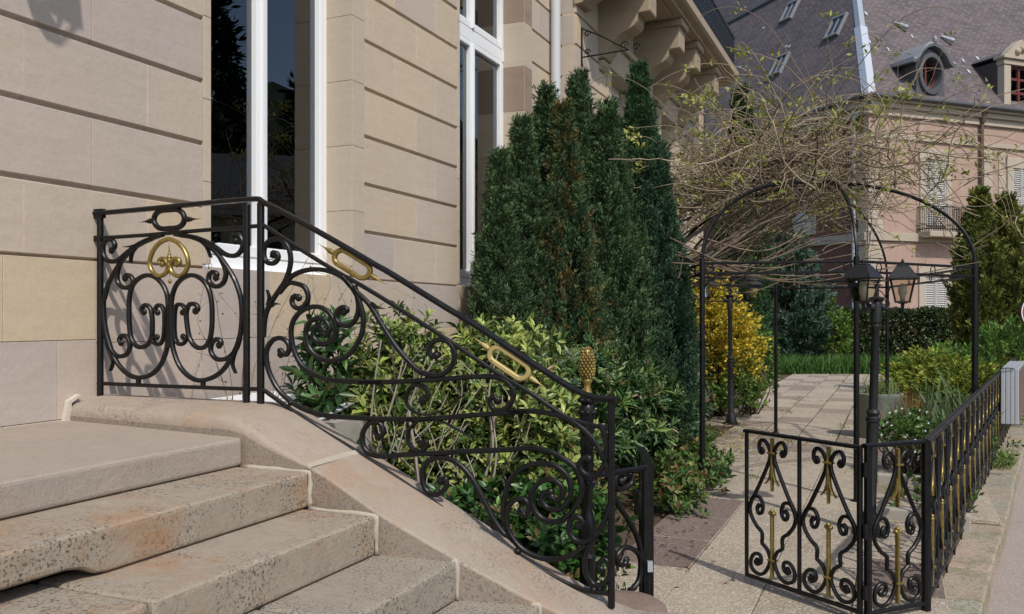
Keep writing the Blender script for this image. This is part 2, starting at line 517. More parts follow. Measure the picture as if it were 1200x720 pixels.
# the paving: real slabs with gaps, laid along the facade
b = MB()
cell_n, cell_u = .46, .72
def inpath(n, u):
    p = V(n, u, 0)
    # left of the fence?
    side = (p[0] - 2.11) * .8505 - (p[1] - 4.5) * .526
    if side > -.06: return False
    if u > 22.6: return False
    left = 1.62 if u < 4.0 else 1.62 - (u - 4.0) * .11 if u < 9.5 else 1.0
    if n < left: return False
    if u > 9 and n > 3.25: return False
    return True
for i in range(-2, 16):
    for j in range(-6, 33):
        n0, u0 = .78 + i * cell_n, -.55 + j * cell_u
        if not inpath(n0 + cell_n / 2, u0 + cell_u / 2): continue
        g = .0015 + .0025 * random.random() if j < 12 else .006 + .006 * random.random()
        h = random.uniform(-.003, .003)
        un = n0 + cell_n / 2; uu = u0 + cell_u / 2
        strip = 1.70 < un < 2.15 and 2.5 < uu < 4.4
        brown = strip or ((j + i % 2) % 3 == 0 and uu > 5.2 and random.random() < .8) or (1.2 < un < 1.75 and 2.6 < uu < 3.0) or (random.random() < .05 and uu > 2)
        if False:
            b.box(V, n0 + g, n0 + cell_n - g, u0 + g, u0 + cell_u * .42, -.03, .004 + h, 1)
            b.box(V, n0 + g, n0 + cell_n - g, u0 + cell_u * .42 + 2 * g, u0 + cell_u - g, -.03, .004 + h, 0)
        else:
            b.box(V, n0 + g, n0 + cell_n - g, u0 + g, u0 + cell_u - g, -.03, .004 + h, (1 if strip or uu < 5.2 else 2) if brown else 0)
o = b.build('path', [M['paver'], M['paver_brown'], M['paver_worn']], bevel=.004, seg=1); o['kind'] = 'structure'

# wooded hill across the valley (seen mirrored in the windows)
b = MB(); vs = []; fs = []
na, nr = 60, 14
for r in range(nr):
    for a in range(na):
        ang = math.radians(-28 + 92 * a / (na - 1))
        d = 95 + r * 14
        hh = (1 - math.exp(-r * .35)) * (50 + 9 * math.sin(a * .35) + 5 * math.sin(a * .9 + 1)) * min(1, .45 + a / 30)
        hh += random.uniform(-1.6, 1.6) * min(1, r)
        vs.append((d * math.cos(ang), d * math.sin(ang), -1 + hh))
for r in range(nr - 1):
    for a in range(na - 1):
        fs.append((r * na + a, r * na + a + 1, (r + 1) * na + a + 1, (r + 1) * na + a))
b.add(vs, fs); o = b.build('hill', M['forest']); o['kind'] = 'structure'

# ================================================================== THE VILLA
villa = thing('villa', V(0, 0, 0), 'beige sandstone villa with tall white windows and a corbelled balcony', 'building')
GZ0, GH = 1.752, .3235          # first groove and course height
RAIS = .0135                     # half height of a groove channel
TOP = 7.6
b = MB()
def courses(u0, u1, nf, ja, jb, zstart=0, par=0, zmax=TOP, mp=V):
    """channelled ashlar from the first groove upwards"""
    k = zstart
    while GZ0 + k * GH < zmax - .05:
        z0, z1 = GZ0 + k * GH, min(GZ0 + (k + 1) * GH, zmax)
        js = [u0] + [j for j in (ja if (k + par) % 2 else jb) if u0 + .05 < j < u1 - .05] + [u1]
        for a, c in zip(js[:-1], js[1:]):
            e = .0012
            # block with chamfered channel below and above
            poly = [(nf - .16, z0), (nf - .022, z0), (nf - .022, z0 + RAIS * .4), (nf, z0 + RAIS), (nf, z1 - RAIS * .9), (nf - .022, z1 - RAIS * .4), (nf - .022, z1), (nf - .16, z1)]
            b.prism(lambda n, z, u: mp(n, u, z), poly, a + e, c - e, 0)
            if c < u1 - .01 and random.random() < .75:
                w_ = random.choice([.0016, .0024, .0034])
                b.box(mp, nf - .02, nf + .0012, c - w_, c + w_, z0 + RAIS, z1 - RAIS, 3)
        k += 1
def flush(u0, u1, nf, zs, joints, mat_=0, back=.2):
    for k, (z0, z1) in enumerate(zip(zs[:-1], zs[1:])):
        js = [u0] + [j for j in joints[k % len(joints)] if u0 + .05 < j < u1 - .05] + [u1]
        for a, c in zip(js[:-1], js[1:]):
            e = .0012
            b.box(V, nf - back, nf, a + e, c - e, z0 + e, z1 - e, mat_)
WIN = [(.726, 2.03), (3.60, 4.97)]           # window openings in the main wall
BAY0, BAYN = 5.80, .24                       # projecting bay
WBOT, WTOP = 1.765, 4.95
JA = [-3.55, -2.95, -2.3, -1.65, -1.0, -.355, .30, 2.888, 5.35]
JB = [-3.2, -2.6, -1.98, -1.33, -.68, -.019, 2.57, 3.19, 5.6]
courses(-4.2, .67, 0, JA, JB, par=1)
courses(2.18, 3.56, 0, JA, JB, par=0)
courses(5.17, BAY0 + .1, 0, JA, JB, par=1)
# smooth window surrounds and aprons
zj = [WBOT + .01 + .43 * k for k in range(8)] + [WTOP + .25]
for (a0, a1), l, r in ((WIN[0], .056, .15), (WIN[1], .04, .20)):
    flush(a0 - l, a0, .003, zj, [[]], 1, .26)
    for kk in range(len(zj) - 1): flush(a1, a1 + r, .003, zj[kk:kk + 2], [[]], 2 if (a0 > 3 and kk in (4, 6)) else 1, .26)
    flush(a0 - l, a1 + r, .006, [WTOP, WTOP + .4], [[(a0 + a1) / 2 - .2, (a0 + a1) / 2 + .2]], 1, .26)
    flush(a0 - l, a1 + r, 0, [WTOP + .4, TOP], [[]], 1)
# smooth courses below the first groove
flush(-4.2, 0, .004, [-.2, .36, .72, 1.06, 1.40, 1.752], [[-3.1, -2.1, -1.3, -.45], [-2.7, -1.7, -.9, -.2]])
flush(0, .67, 0, [-.2, .40, .75, 1.06, 1.385, 1.752], [[]], 0)
flush(.67, 2.18, 0, [-.2, .40, .75, 1.06, 1.385, WBOT], [[1.2, 1.8], [1.5]], 0)
flush(2.18, 3.56, .012, [-.2, .40, .75, 1.08, 1.42, 1.752], [[2.8], [3.1]], 0)
flush(3.56, 5.17, 0, [-.2, .40, .75, 1.06, 1.385, WBOT], [[4.3], [4.0, 4.7]], 0)
flush(5.17, BAY0, .004, [-.2, .40, .75, 1.08, 1.42, 1.752], [[]], 0)
# backing masonry
bk = MB()
for u0, u1, z0, z1 in ((-4.2, .69, -.3, TOP), (2.06, 3.58, -.3, TOP), (5.0, 13.5, -.3, TOP), (.69, 2.06, -.3, WBOT - .01), (3.58, 5.0, -.3, WBOT - .01), (.69, 2.06, WTOP + .02, TOP), (3.58, 5.0, WTOP + .02, TOP)):
    bk.box(V, -.42, -.035, u0, u1, z0, z1)
# bay: side face towards the street and front wall with a window under the balcony
BW = (6.98, 8.02)
BW2 = (9.35, 10.25)
BH = 4.38
def VB(n, u, z): return V(n + BAYN, u, z)
k = 0
while GZ0 + k * GH < TOP - .05:
    z0, z1 = GZ0 + k * GH, GZ0 + (k + 1) * GH
    poly = [(z0, .022), (z0 + RAIS * .4, .022), (z0 + RAIS, 0), (z1 - RAIS, 0), (z1 - RAIS * .4, .022), (z1, .022), (z1, .2), (z0, .2)]
    b.prism(lambda z, u, n: V(n, BAY0 + u, z), poly, .0, BAYN - .025, 0)
    k += 1
courses(BAY0 + .0, BW[0] - .14, BAYN, [6.4], [6.15, 6.6])
courses(BW[1] + .14, BW2[0] - .14, BAYN, [8.7], [8.5, 8.95])
courses(BW2[1] + .14, 12.4, BAYN, [11.2, 11.9], [10.9, 11.6])
flush(BAY0, 12.4, BAYN + .01, [-.2, .4, .75, 1.08, 1.42, 1.752], [[6.4, 7.1, 7.9, 8.8], [6.8, 7.5, 8.4, 9.2]], 0)
for a0, a1 in ((BW[0] - .14, BW[0]), (BW[1], BW[1] + .14), (BW2[0] - .14, BW2[0]), (BW2[1], BW2[1] + .14)):
    flush(a0, a1, BAYN + .02, [1.752 + .4 * q for q in range(7)] + [BH], [[]], 1, .26)
for w_ in (BW, BW2):
    flush(w_[0] - .14, w_[1] + .14, BAYN + .03, [BH, BH + .30], [[w_[0] + .35, w_[1] - .35]], 1, .26)
    flush(w_[0] - .20, w_[1] + .20, BAYN + .08, [BH + .30, BH + .37], [[]], 1, .26)
    flush(w_[0] - .14, w_[1] + .14, BAYN + .0, [BH + .37, TOP], [[]], 1, .2)
    bk.box(V, -.03, BAYN - .03, w_[0] - .02, w_[1] + .02, -.3, 1.76)
    bk.box(V, -.03, BAYN - .03, w_[0] - .02, w_[1] + .02, BH + .02, TOP)
bk.box(V, -.03, BAYN - .03, BAY0 + .06, BW[0] - .02, -.3, TOP)
bk.box(V, -.03, BAYN - .03, BW[1] + .02, BW2[0] - .02, -.3, TOP); bk.box(V, -.03, BAYN - .03, BW2[1] + .02, 12.38, -.3, TOP)
# rear flank wall of the villa beyond the bay
bk.box(V, -6, -.45, 13.2, 13.5, -.3, TOP)
bk.box(V, -6, -.45, -4.2, -3.9, -.3, TOP)
wall = b.build('wall', [M['wall'], M['wall_pale'], M['wall_brown'], M['mortar']], villa, bevel=.0035, seg=1)
tag(bk.build('backing_masonry', M['mortar'], wall))
b = MB(); b.box(V, -6.2, .35, -4.4, 13.7, TOP, TOP + .22); b.box(V, -6.2, .22, -4.4, 13.7, TOP - .14, TOP)
b.build('cornice', M['corbel'], villa, bevel=.01)

# windows
def window(nf, a0, a1, z0, z1, transom=None, curtain=True):
    """frame plane at nf (its front); tall casement pair"""
    f = MB(); mid = (a0 + a1) / 2
    S = .046
    f.box(V, nf - .07, nf, a0, a0 + S, z0, z1); f.box(V, nf - .07, nf, a1 - S, a1, z0, z1)
    f.box(V, nf - .07, nf + .003, a0, a1, z0, z0 + .085); f.box(V, nf - .07, nf + .003, a0, a1, z1 - .06, z1)
    f.box(V, nf - .05, nf + .05, a0 - .005, a1 + .005, z0 - .03, z0 + .012)
    if transom: f.box(V, nf - .075, nf + .008, a0, a1, transom, transom + .11)
    w = f.build('window', M['pvc'], villa, bevel=.006)
    tops = [(z0 + .085, transom if transom else z1 - .06)] + ([(transom + .11, z1 - .06)] if transom else [])
    for zz0, zz1 in tops:
        for s0, s1 in ((a0 + S, mid), (mid, a1 - S)):
            c = MB(); k = .049
            c.box(V, nf - .055, nf + .012, s0 + .003, s0 + k, zz0 + .002, zz1 - .002); c.box(V, nf - .055, nf + .012, s1 - k, s1 - .003, zz0 + .002, zz1 - .002)
            c.box(V, nf - .053, nf + .010, s0 + k, s1 - k, zz0 + .002, zz0 + k + .02); c.box(V, nf - .053, nf + .010, s0 + k, s1 - k, zz1 - k, zz1 - .002)
            c.build('sash', M['pvc'], w, bevel=.008)
            g = MB(); g.box(V, nf - .035, nf - .028, s0 + k - .01, s1 - k + .01, zz0 + k, zz1 - k + .01)
            g.build('pane', M['glass'], w)
        c = MB(); c.box(V, nf + .010, nf + .026, mid - .017, mid + .017, zz0 + .01, zz1 - .01)
        c.build('astragal', M['pvc'], w, bevel=.008)
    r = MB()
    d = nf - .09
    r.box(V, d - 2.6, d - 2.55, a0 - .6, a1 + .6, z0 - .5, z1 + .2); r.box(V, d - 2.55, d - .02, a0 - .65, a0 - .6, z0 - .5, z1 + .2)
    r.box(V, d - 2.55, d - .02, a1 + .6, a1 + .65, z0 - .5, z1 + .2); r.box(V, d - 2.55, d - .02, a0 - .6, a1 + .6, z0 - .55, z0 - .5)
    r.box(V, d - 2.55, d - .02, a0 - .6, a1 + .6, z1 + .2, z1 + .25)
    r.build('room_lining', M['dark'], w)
    if curtain:
        q = MB(); ns = 40; vs = []; fs = []
        for i in range(ns + 1):
            t = i / ns
            u = a1 - S - .02 - .30 * t
            n = nf - .17 + .022 * math.sin(i * 1.35) + .006 * math.sin(i * 3.1)
            vs += [V(n, u, z0 + .02), V(n, u, z1 - .03)]
        for i in range(ns): fs.append((2 * i, 2 * i + 2, 2 * i + 3, 2 * i + 1))
        q.add(vs, fs); q.build('curtain', M['curtain'], w, smooth=True, fix=False)
    return w
window(-.20, WIN[0][0] - .03, WIN[0][1] + .006, WBOT, WTOP, 4.0)
window(-.22, WIN[1][0] - .03, WIN[1][1] + .006, WBOT, WTOP, 3.98)
window(.04, BW[0] - .02, BW[1] + .02, 1.765, BH + .01, 3.6, curtain=False)
window(.04, BW2[0] - .02, BW2[1] + .02, 1.765, BH + .01, 3.6, curtain=False)

# balcony on corbels
BE, BT0, BT1, BZ = .99, 5.75, 11.46, 5.2
b = MB()
b.prism(lambda n, z, u: V(n, u, z), [(BAYN, BZ), (BE - .10, BZ), (BE - .10, BZ + .04), (BE - .03, BZ + .06), (BE, BZ + .09), (BE, BZ + .2), (BE - .04, BZ + .235), (BAYN, BZ + .235)], BT0, BT1)
for u0, u1 in ((6.15, 6.45), (6.9, 7.85), (8.35, 8.85), (9.35, 10.2)):
    b.box(V, BAYN + .12, BE - .2, u0, u1, BZ - .028, BZ - .002)
balc = b.build('balcony', M['corbel'], villa, bevel=.008)
r = MB(); z0 = BZ + .235; zt = BZ + .74
def rl(n0, u0, n1, u1, h0, h1, w=.02):
    r.bar([V(n0, u0, h0), V(n1, u1, h1)], (0, 0, 1) if abs(h0 - h1) < .01 else (U2[0], U2[1], 0), w, w)
e = BE - .07
rl(e, BT0, e, BT1 - .05, zt, zt, .024); rl(e, BT0, e, BT1 - .05, z0 + .05, z0 + .05)
rl(BAYN, BT1 - .05, e, BT1 - .05, zt, zt, .024); rl(BAYN, BT1 - .05, e, BT1 - .05, z0 + .05, z0 + .05)
for i in range(84):
    u = BT0 + .02 + (BT1 - .09 - BT0) * i / 83
    rl(e, u, e, u, z0, zt, .011)
    if i % 2 == 0:
        pts = [V(e, u + .035 + .03 * math.cos(a * .7), z0 + .08 + .045 * a) for a in range(11)]
        r.bar(smooth_path(pts, 3, 0), (N2[0], N2[1], 0), .008, .008)
        for zz in (z0 + .15, z0 + .28, z0 + .42):
            cpt = [V(e, u + .035 + .028 * math.cos(t), zz + .028 * math.sin(t)) for t in np.linspace(0, 5.2, 10)]
            r.bar(cpt, (N2[0], N2[1], 0), .012, .010)
for i in range(14):
    n = BAYN + .05 + (e - BAYN - .05) * i / 13
    rl(n, BT1 - .05, n, BT1 - .05, z0, zt, .008)
r.build('railing', M['iron'], balc)
for u in (5.93, 6.68, 8.12, 9.1, 10.46):
    c = MB(); cs = .55 if u < 6 else 1.0
    prof = [(BAYN - .02, BZ - .002), (.83, BZ - .002), (.83, BZ - .34), (.82, BZ - .36), (.70, BZ - .365), (.69, BZ - .40), (.685, BZ - .45), (.66, BZ - .49), (.61, BZ - .52),
            (.53, BZ - .55), (.46, BZ - .60), (.40, BZ - .66), (.35, BZ - .73), (.31, BZ - .80), (BAYN - .02, BZ - .82)]
    prof = [(n_, BZ + (z_ - BZ) * cs) for n_, z_ in prof]
    c.prism(lambda n, z, uu: V(n, uu, z), prof, u - .15, u + .15)
    c.prism(lambda n, z, uu: V(n, uu, z), [(BAYN + .02, BZ - .09), (.87, BZ - .09), (.87, BZ - .001), (BAYN + .02, BZ - .001)], u - .19, u + .19)
    if cs == 1: c.prism(lambda n, z, uu: V(n, uu, z), [(BAYN - .02, BZ - .82), (.30, BZ - .82), (.29, BZ - .88), (.26, BZ - .93), (BAYN - .02, BZ - .93)], u - .12, u + .12)
    c.build('corbel', M['corbel'], villa, bevel=.012)
# downpipe in the corner by the bay
b = MB(); pc = V(.065, 5.66, 0)
b.tube([(pc[0], pc[1], 0), (pc[0], pc[1], TOP - .1)], .052, 14)
for z in (1.9, 3.35, 4.9): b.tube([(pc[0], pc[1], z), (pc[0], pc[1], z + .07)], .06, 14)
b.build('downpipe', M['pipe'], villa, smooth=.8)
# wrought bracket on the bay wall
b = MB(); nb = BAYN
up = (U2[0], U2[1], 0)
def vb(n, z): return V(nb + n, 5.95, z + .84)
b.bar([vb(.01, 3.30), vb(.01, 3.72)], up, .008, .008)
b.bar([vb(.01, 3.40), vb(.52, 3.42)], up, .007, .008)
b.bar(smooth_path([vb(.02, 3.70), vb(.22, 3.60), vb(.38, 3.50), vb(.52, 3.42)]), up, .007, .008)
for cn, cz, rr in ((.47, 3.47, .045), (.07, 3.45, .035), (.07, 3.64, .035), (.60, 3.44, .04)):
    b.bar([vb(cn + rr * (1 - t / 9) * math.cos(t), cz + rr * (1 - t / 9) * math.sin(t)) for t in np.linspace(0, 7.5, 20)], up, .006, .008)
b.build('bracket', M['iron'], villa)
# lamp arm high on the wall left of the window (its shadow falls on the stone)
wl = thing('wall_lantern', V(0, -.62, 3.1), 'black iron wall lantern high on the stone left of the window', 'lantern')
b = MB()
def vw(n, z): return V(n, -.62, z + .3)
b.bar(smooth_path([vw(0, 3.20), vw(.1, 3.42), vw(.28, 3.5), vw(.40, 3.42)]), up, .012, .012); b.box(V, 0, .02, -.66, -.58, 3.4, 3.6)
b.bar([vw(.28 + .09 * math.cos(t) * (1 - t / 12), 3.36 + .09 * math.sin(t) * (1 - t / 12)) for t in np.linspace(0, 8, 22)], up, .01, .012)
b.build('arm', M['iron'], wl)
b = MB(); c = V(.40, -.62, 3.35)
b.lathe(c, [(.0, .38), (.02, .36), (.15, .27), (.155, .25)], 6); b.lathe(c, [(.05, 0), (.06, .02), (.05, .03)], 6)
for k in range(6):
    a = math.pi / 3 * k
    b.tube([(c[0] + .055 * math.cos(a), c[1] + .055 * math.sin(a), c[2] + .02), (c[0] + .14 * math.cos(a), c[1] + .14 * math.sin(a), c[2] + .26)], .008, 4)
b.build('cage', M['iron'], wl)
# ================================================================== STAIRS
stairs = thing('entrance_stairs', V(1.2, -1.5, 0), 'worn sandstone entrance steps with a sloping curb below the railing', 'stairs')
ST = [(1.08, -.282, 1.055), (1.383, -.303, .95), (1.666, -.315, .823), (1.947, -.26, .686), (2.217, -.19, .552), (2.49, -.12, .42), (2.76, -.05, .285), (3.03, .0, .15)]
UL = -4.3
prev = 0.0
for k, (n, u, z) in enumerate(ST):
    b = MB(); zb = ST[k + 1][2] + .003 if k < len(ST) - 1 else -.1
    if k == 0:
        b.prism(lambda a, c, d: V(a, c, d), [(0.006, UL), (n, UL), (n, u - .02), (n - .02, u), (0.006, -.135)], zb, z)
    elif k == 1:
        # the underside of this slab is worn hollow at its left
        b.prism(lambda c, d, a: V(a, c, d), [(UL, z), (u, z), (u, zb), (-1.17, zb), (-1.21, zb + .006), (-1.25, zb + .028), (-1.30, zb + .036), (UL, zb + .04)], prev - .12, n)
    else:
        # two stones to a step, with an open joint between them
        j = [-1.05, -.74, -1.3, -.9][k % 4]
        b.box(V, prev - .12, n, UL, j - .006, zb, z); b.box(V, prev - .12, n, j + .006, u, zb, z)
    b.build('step', M['landing'] if k == 0 else M['step'] if k in (1, 2) else M['step_grey'], stairs, bevel=.016, seg=3)
    prev = n
# solid core under the steps
b = MB()
prev = 0.01
for k, (n, u, z) in enumerate(ST):
    b.box(V, prev, n - .03, UL, u - .03, -.35, z - .22); prev = n - .05
b.build('core', M['mortar'], stairs)
# pale mortar where the steps meet the curb
b = MB(); prev = ST[0][0]
for k in range(1, 6):
    n, u, z = ST[k]
    zb = ST[k + 1][2]
    path_ = [V(a_, u + .009 + random.gauss(0, .002), z - .002) for a_ in np.linspace(prev + .004, n - .006, 9)] + [V(n - .004, u + .009, z - .006)] + [V(n - .003, u + .008 + random.gauss(0, .002), a_) for a_ in np.linspace(z - .02, zb + .004, 6)]
    b.tube(path_, [random.uniform(.007, .012) for _ in path_], 7)
    prev = n
b.build('mortar_joint', M['joint'], stairs, smooth=True)
# curb: sections across u at stations along n
def ztop(n):
    return 1.15 if n < 1.0 else max(.44, 1.15 - .511 * (n - 1.0)) if n > 1.06 else 1.15 - .26 * (n - 1.0)
def lin(x, xs, ys): return float(np.interp(x, xs, ys))
def curb_section(n):
    zt = lin(n, [0, .93, 1.0, 1.07, 2.166, 2.42, 2.75], [1.15, 1.15, 1.142, 1.125, .565, .455, .44])
    ui = lin(n, [0, .9, 1.08, 1.383, 1.666, 1.947, 2.217, 2.75], [-.155, -.26, -.285, -.287, -.30, -.255, -.18, .0])
    dz = lin(n, [0, .9, 1.2, 1.45, 1.9, 2.3, 2.75], [.02, .02, .02, -.006, -.014, -.012, .0])
    zi = zt - dz
    rail = lin(n, [0, .9, 2.378, 2.75], [0, 0, .1, .2])
    uo = rail + .10
    zb = -.3
    w = uo - ui
    r = lin(n, [0, .9, 1.35, 2.4, 2.75], [.055, .055, .010, .010, .05])
    return [(ui, zb), (ui, zi - r), (ui + .08 * r, zi - .62 * r), (ui + .29 * r, zi - .29 * r), (ui + .62 * r, zi - .08 * r), (ui + r, zi), (ui + .35 * w, zi + (zt - zi) * .5),
            (ui + .6 * w, zt), (uo - .03, zt), (uo - .006, zt - .012), (uo, zt - .035), (uo, zb)]
def curb_piece(n0, n1, k=10):
    b = MB(); vs = []; fs = []
    m = 12
    for i in range(k + 1):
        n = n0 + (n1 - n0) * i / k
        for u, z in curb_section(n): vs.append(V(n, u, z))
    for i in range(k):
        for j in range(m):
            j2 = (j + 1) % m
            fs.append((i * m + j, i * m + j2, (i + 1) * m + j2, (i + 1) * m + j))
    fs.append(tuple(range(m))[::-1]); fs.append(tuple(range(k * m, (k + 1) * m)))
    b.add(vs, fs)
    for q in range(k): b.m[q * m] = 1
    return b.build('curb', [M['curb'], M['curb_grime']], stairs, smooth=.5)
curb_piece(0.004, 1.366, 24); curb_piece(1.374, 2.70, 20)
b = MB(); vs = []; fs = []
for n in (1.356, 1.384):
    for u, z in curb_section(n)[1:-1]: vs.append(V(n + random.uniform(-.007, .007) + (.004 if n < 1.37 else -.004), u - .002, z + .004))
for j in range(9): fs.append((j, j + 1, 10 + j + 1, 10 + j))
b.add(vs, fs); b.build('mortar_joint', M['joint'], stairs, fix=False)
b = MB()
for (u0, u1, z) in ((-.16, -.15, 0),):
    b.prism(lambda c, d, a: V(a, c, d), [(-.185, 1.05), (-.15, 1.05), (-.15, 1.13), (-.10, 1.156), (-.11, 1.165), (-.165, 1.14)], .006, .03)
b.build('mortar_joint', M['mortar'], stairs)
# rounded end stone carrying the newel
b = MB(); cx, cy, _ = V(2.36, .27, 0)
prof = [(.17, -.3), (.17, .40), (.165, .432), (.145, .447), (.08, .452)]
b.lathe((cx, cy, 0), prof, 28)
o = b.build('end_stone', M['red_stone'], stairs, smooth=.7)
tag(o, 'reddish rounded end stone of the curb')

# ================================================================== STAIR RAILING
rail = thing('stair_railing', V(.9, 0, 1.15), 'black wrought-iron stair railing with scrolls and gold ovals', 'railing')
PA, PB_ = V(0, 0, 0)[:2], V(.9, 0, 0)[:2]           # landing panel plane
QA, QB = PB_, (.354, 3.103)                         # sloping panel plane
CR = {'A': (100, 230, .175), 'B': (100, 350, .175), 'C': (300, 230, 140 / 672), 'D': (300, 350, .25), 'E': (420, 320, .25),
      'G': (560, 380, .25), 'F': (400, 470, .25), 'H': (560, 530, 220 / 834)}
def px(c, pts):
    x0, y0, s = CR[c]
    return [(x0 + s * x, y0 + s * y) for x, y in pts]
def land(p): return on_plane(p[0], p[1], PA, PB_)
def slope(p): return on_plane(p[0], p[1], QA, QB)
nL = (-U2[0], -U2[1], 0)
dq = Vector((QB[0] - QA[0], QB[1] - QA[1], 0)).normalized()
nS = (dq.y, -dq.x, 0)
HW, HD = .0092, .0105
def scroll(pp, fn, nrm, parent=rail, m='iron', hw=HW, hd=HD, knob0=True, knob1=False, taper=False, sub=7, name='scroll'):
    pts = [Vector(q) for q in smooth_path([fn(p) for p in pp], sub, 2)]
    b = MB()
    w = (lambda t: hw * (1 - .85 * t)) if taper else hw
    b.bar(pts, nrm, w, hd)
    if knob0: b.ball(pts[0], hw * 1.75, nrm, hd * 1.02)
    if knob1: b.ball(pts[-1], hw * 1.75, nrm, hd * 1.02)
    return b.build(name, M[m], parent, smooth=.7)
def stadium(P, Q, r, k=12):
    d = math.atan2(Q[1] - P[1], Q[0] - P[0]); out = []
    for i in range(k + 1):
        a = d + math.pi / 2 + math.pi * i / k; out.append((P[0] + r * math.cos(a), P[1] + r * math.sin(a)))
    for i in range(k + 1):
        a = d - math.pi / 2 + math.pi * i / k; out.append((Q[0] + r * math.cos(a), Q[1] + r * math.sin(a)))
    return out + [out[0], out[1]]
# --- handrails and straight bars
def handrail(pts, name='handrail', w=.017, h=.009):
    b = MB(); k = len(pts); vs = []; fs = []
    pts = [Vector(p) for p in pts]
    sec = [(-1, -.3), (-.72, -1), (.72, -1), (1, -.3), (1, .45), (.7, .95), (.3, 1.15), (-.3, 1.15), (-.7, .95), (-1, .45)]
    for i, p in enumerate(pts):
        d = pts[min(i + 1, k - 1)] - pts[max(i - 1, 0)]
        s = Vector((d.y, -d.x, 0)).normalized(); upv = s.cross(d).normalized()
        if upv.z < 0: upv = -upv
        for a, c in sec: vs.append(p + s * a * w + upv * c * h)
    m = len(sec)
    for i in range(k - 1):
        for j in range(m):
            j2 = (j + 1) % m; fs.append((i * m + j, i * m + j2, (i + 1) * m + j2, (i + 1) * m + j))
    fs += [tuple(range(m))[::-1], tuple(range((k - 1) * m, k * m))]
    b.add(vs, fs)
    return b.build(name, M['iron'], rail, smooth=.7)
top_l = [land(p) for p in px('A', [(35, 120), (400, 88), (800, 48), (1130, 20)])]
top_s = [slope(p) for p in [(308, 237), (345, 256), (400, 287), (440, 310.5), (457, 320), (520, 359), (560, 383), (622, 424.5), (660, 449), (676, 458), (690, 464), (705, 467.5), (722, 468.5)]]
handrail(list(smooth_path(top_l + top_s, 5, 1)), w=.018, h=.0095)
def lowbar(pts, nrm, hw=.008, hd=.008, name='lower_rail'):
    b = MB(); b.bar([Vector(p) for p in pts], nrm, hw, hd); return b.build(name, M['iron'], rail, smooth=.7)
lowbar([land(p) for p in px('A', [(45, 285), (400, 262), (800, 228), (1160, 200)])], nL)
lowbar([land(p) for p in px('B', [(85, 568), (500, 586), (1060, 606), (1165, 606)])], nL)
lowbar(smooth_path([slope(p) for p in [(307, 263), (350, 291), (392, 317), (440, 344.5), (520, 395.5), (582, 437), (620, 460), (660, 487), (680, 495), (700, 500), (717, 502)]], 4, 0), nS)
lowbar(smooth_path([slope(p) for p in [(306, 455), (366, 498), (400, 518.5), (430, 537), (475, 567), (505, 587), (550, 617), (595, 645), (640, 671), (671, 687), (692, 693), (717, 696)]], 4, 0), nS)
def post(p0, p1, fn, r=.0125, name='post', foot=0):
    a, c = Vector(fn(p0)), Vector(fn(p1)); c.x, c.y = a.x, a.y
    b = MB(); b.bar([a, c], nL, r, r)
    return b.build(name, M['iron'], rail, smooth=.7)
post((117.5, 252), (117.5, 465), land); post((289, 240), (289, 474), land); post((305.5, 238), (305.5, 475), land, .0135); post((716.5, 470), (716.5, 712), slope, .0115)
b = MB(); b.box(V, -.01, .05, -.012, .012, land((110, 251)).z - .02, land((110, 251)).z + .02); b.box(V, -.01, .04, -.012, .012, land((110, 280)).z - .012, land((110, 280)).z + .012)
b.build('wall_fixing', M['iron'], rail)
# --- landing panel scrolls
L = lambda c, pts, **k: scroll(px(c, pts), land, nL, **k)
def L2(a, b_, **k): return scroll(px('A', a) + px('B', b_), land, nL, **k)
L('A', [(176, 365), (192, 350), (198, 322), (180, 296), (150, 290), (122, 322), (120, 380), (142, 425), (180, 440), (225, 425), (290, 370), (370, 315), (450, 282), (520, 258)])
L('A', [(370, 318), (320, 335), (262, 341)], knob0=False, taper=True); L('A', [(345, 335), (312, 385), (303, 445)], knob0=False, taper=True)
a = [(450, 284), (370, 320), (300, 370), (240, 440), (190, 520), (150, 600), (130, 680)]
bb = [(122, 20), (123, 100), (135, 200), (160, 300), (195, 395), (240, 465), (300, 515), (360, 530), (430, 515), (490, 465), (530, 390), (550, 310), (556, 200), (556, 80), (553, 20)]
a2 = [(545, 650), (515, 588), (470, 545), (420, 530), (370, 545), (325, 585), (300, 650)]
bb2 = [(293, 50), (297, 200), (310, 270), (340, 315), (375, 327), (415, 310), (445, 260), (449, 180), (447, 120), (438, 72), (413, 45), (388, 52), (378, 76), (392, 90)]
scroll(px('A', a) + px('B', bb) + px('A', a2) + px('B', bb2), land, nL, knob0=False, knob1=True)
L('B', [(484, 95), (468, 75), (485, 45), (512, 52), (529, 90), (531, 150), (530, 200), (524, 260), (505, 302), (476, 305), (454, 285), (462, 260), (480, 258)], knob1=True, hw=.008)
L('B', [(240, 297), (228, 275), (242, 253), (270, 250), (294, 280), (299, 330), (277, 372), (240, 388), (205, 380), (165, 330), (140, 260), (126, 180)])
L('B', [(145, 300), (180, 400), (184, 440), (168, 485)], knob0=False, taper=True)
L('A', [(266, 551), (274, 530), (300, 534), (321, 568), (307, 603), (270, 615), (235, 600), (215, 560), (218, 500), (240, 440), (275, 390)])
L('A', [(1002, 300), (984, 285), (1000, 260), (1030, 262), (1052, 300), (1050, 350), (1022, 390), (980, 401), (930, 385), (870, 340), (800, 300), (720, 273), (640, 262), (600, 255)])
L('A', [(770, 290), (815, 312), (876, 312)], knob0=False, taper=True); L('A', [(770, 292), (815, 345), (840, 412)], knob0=False, taper=True)
a = [(640, 264), (720, 277), (800, 312), (860, 360), (910, 420), (960, 490), (1000, 560), (1030, 640)]
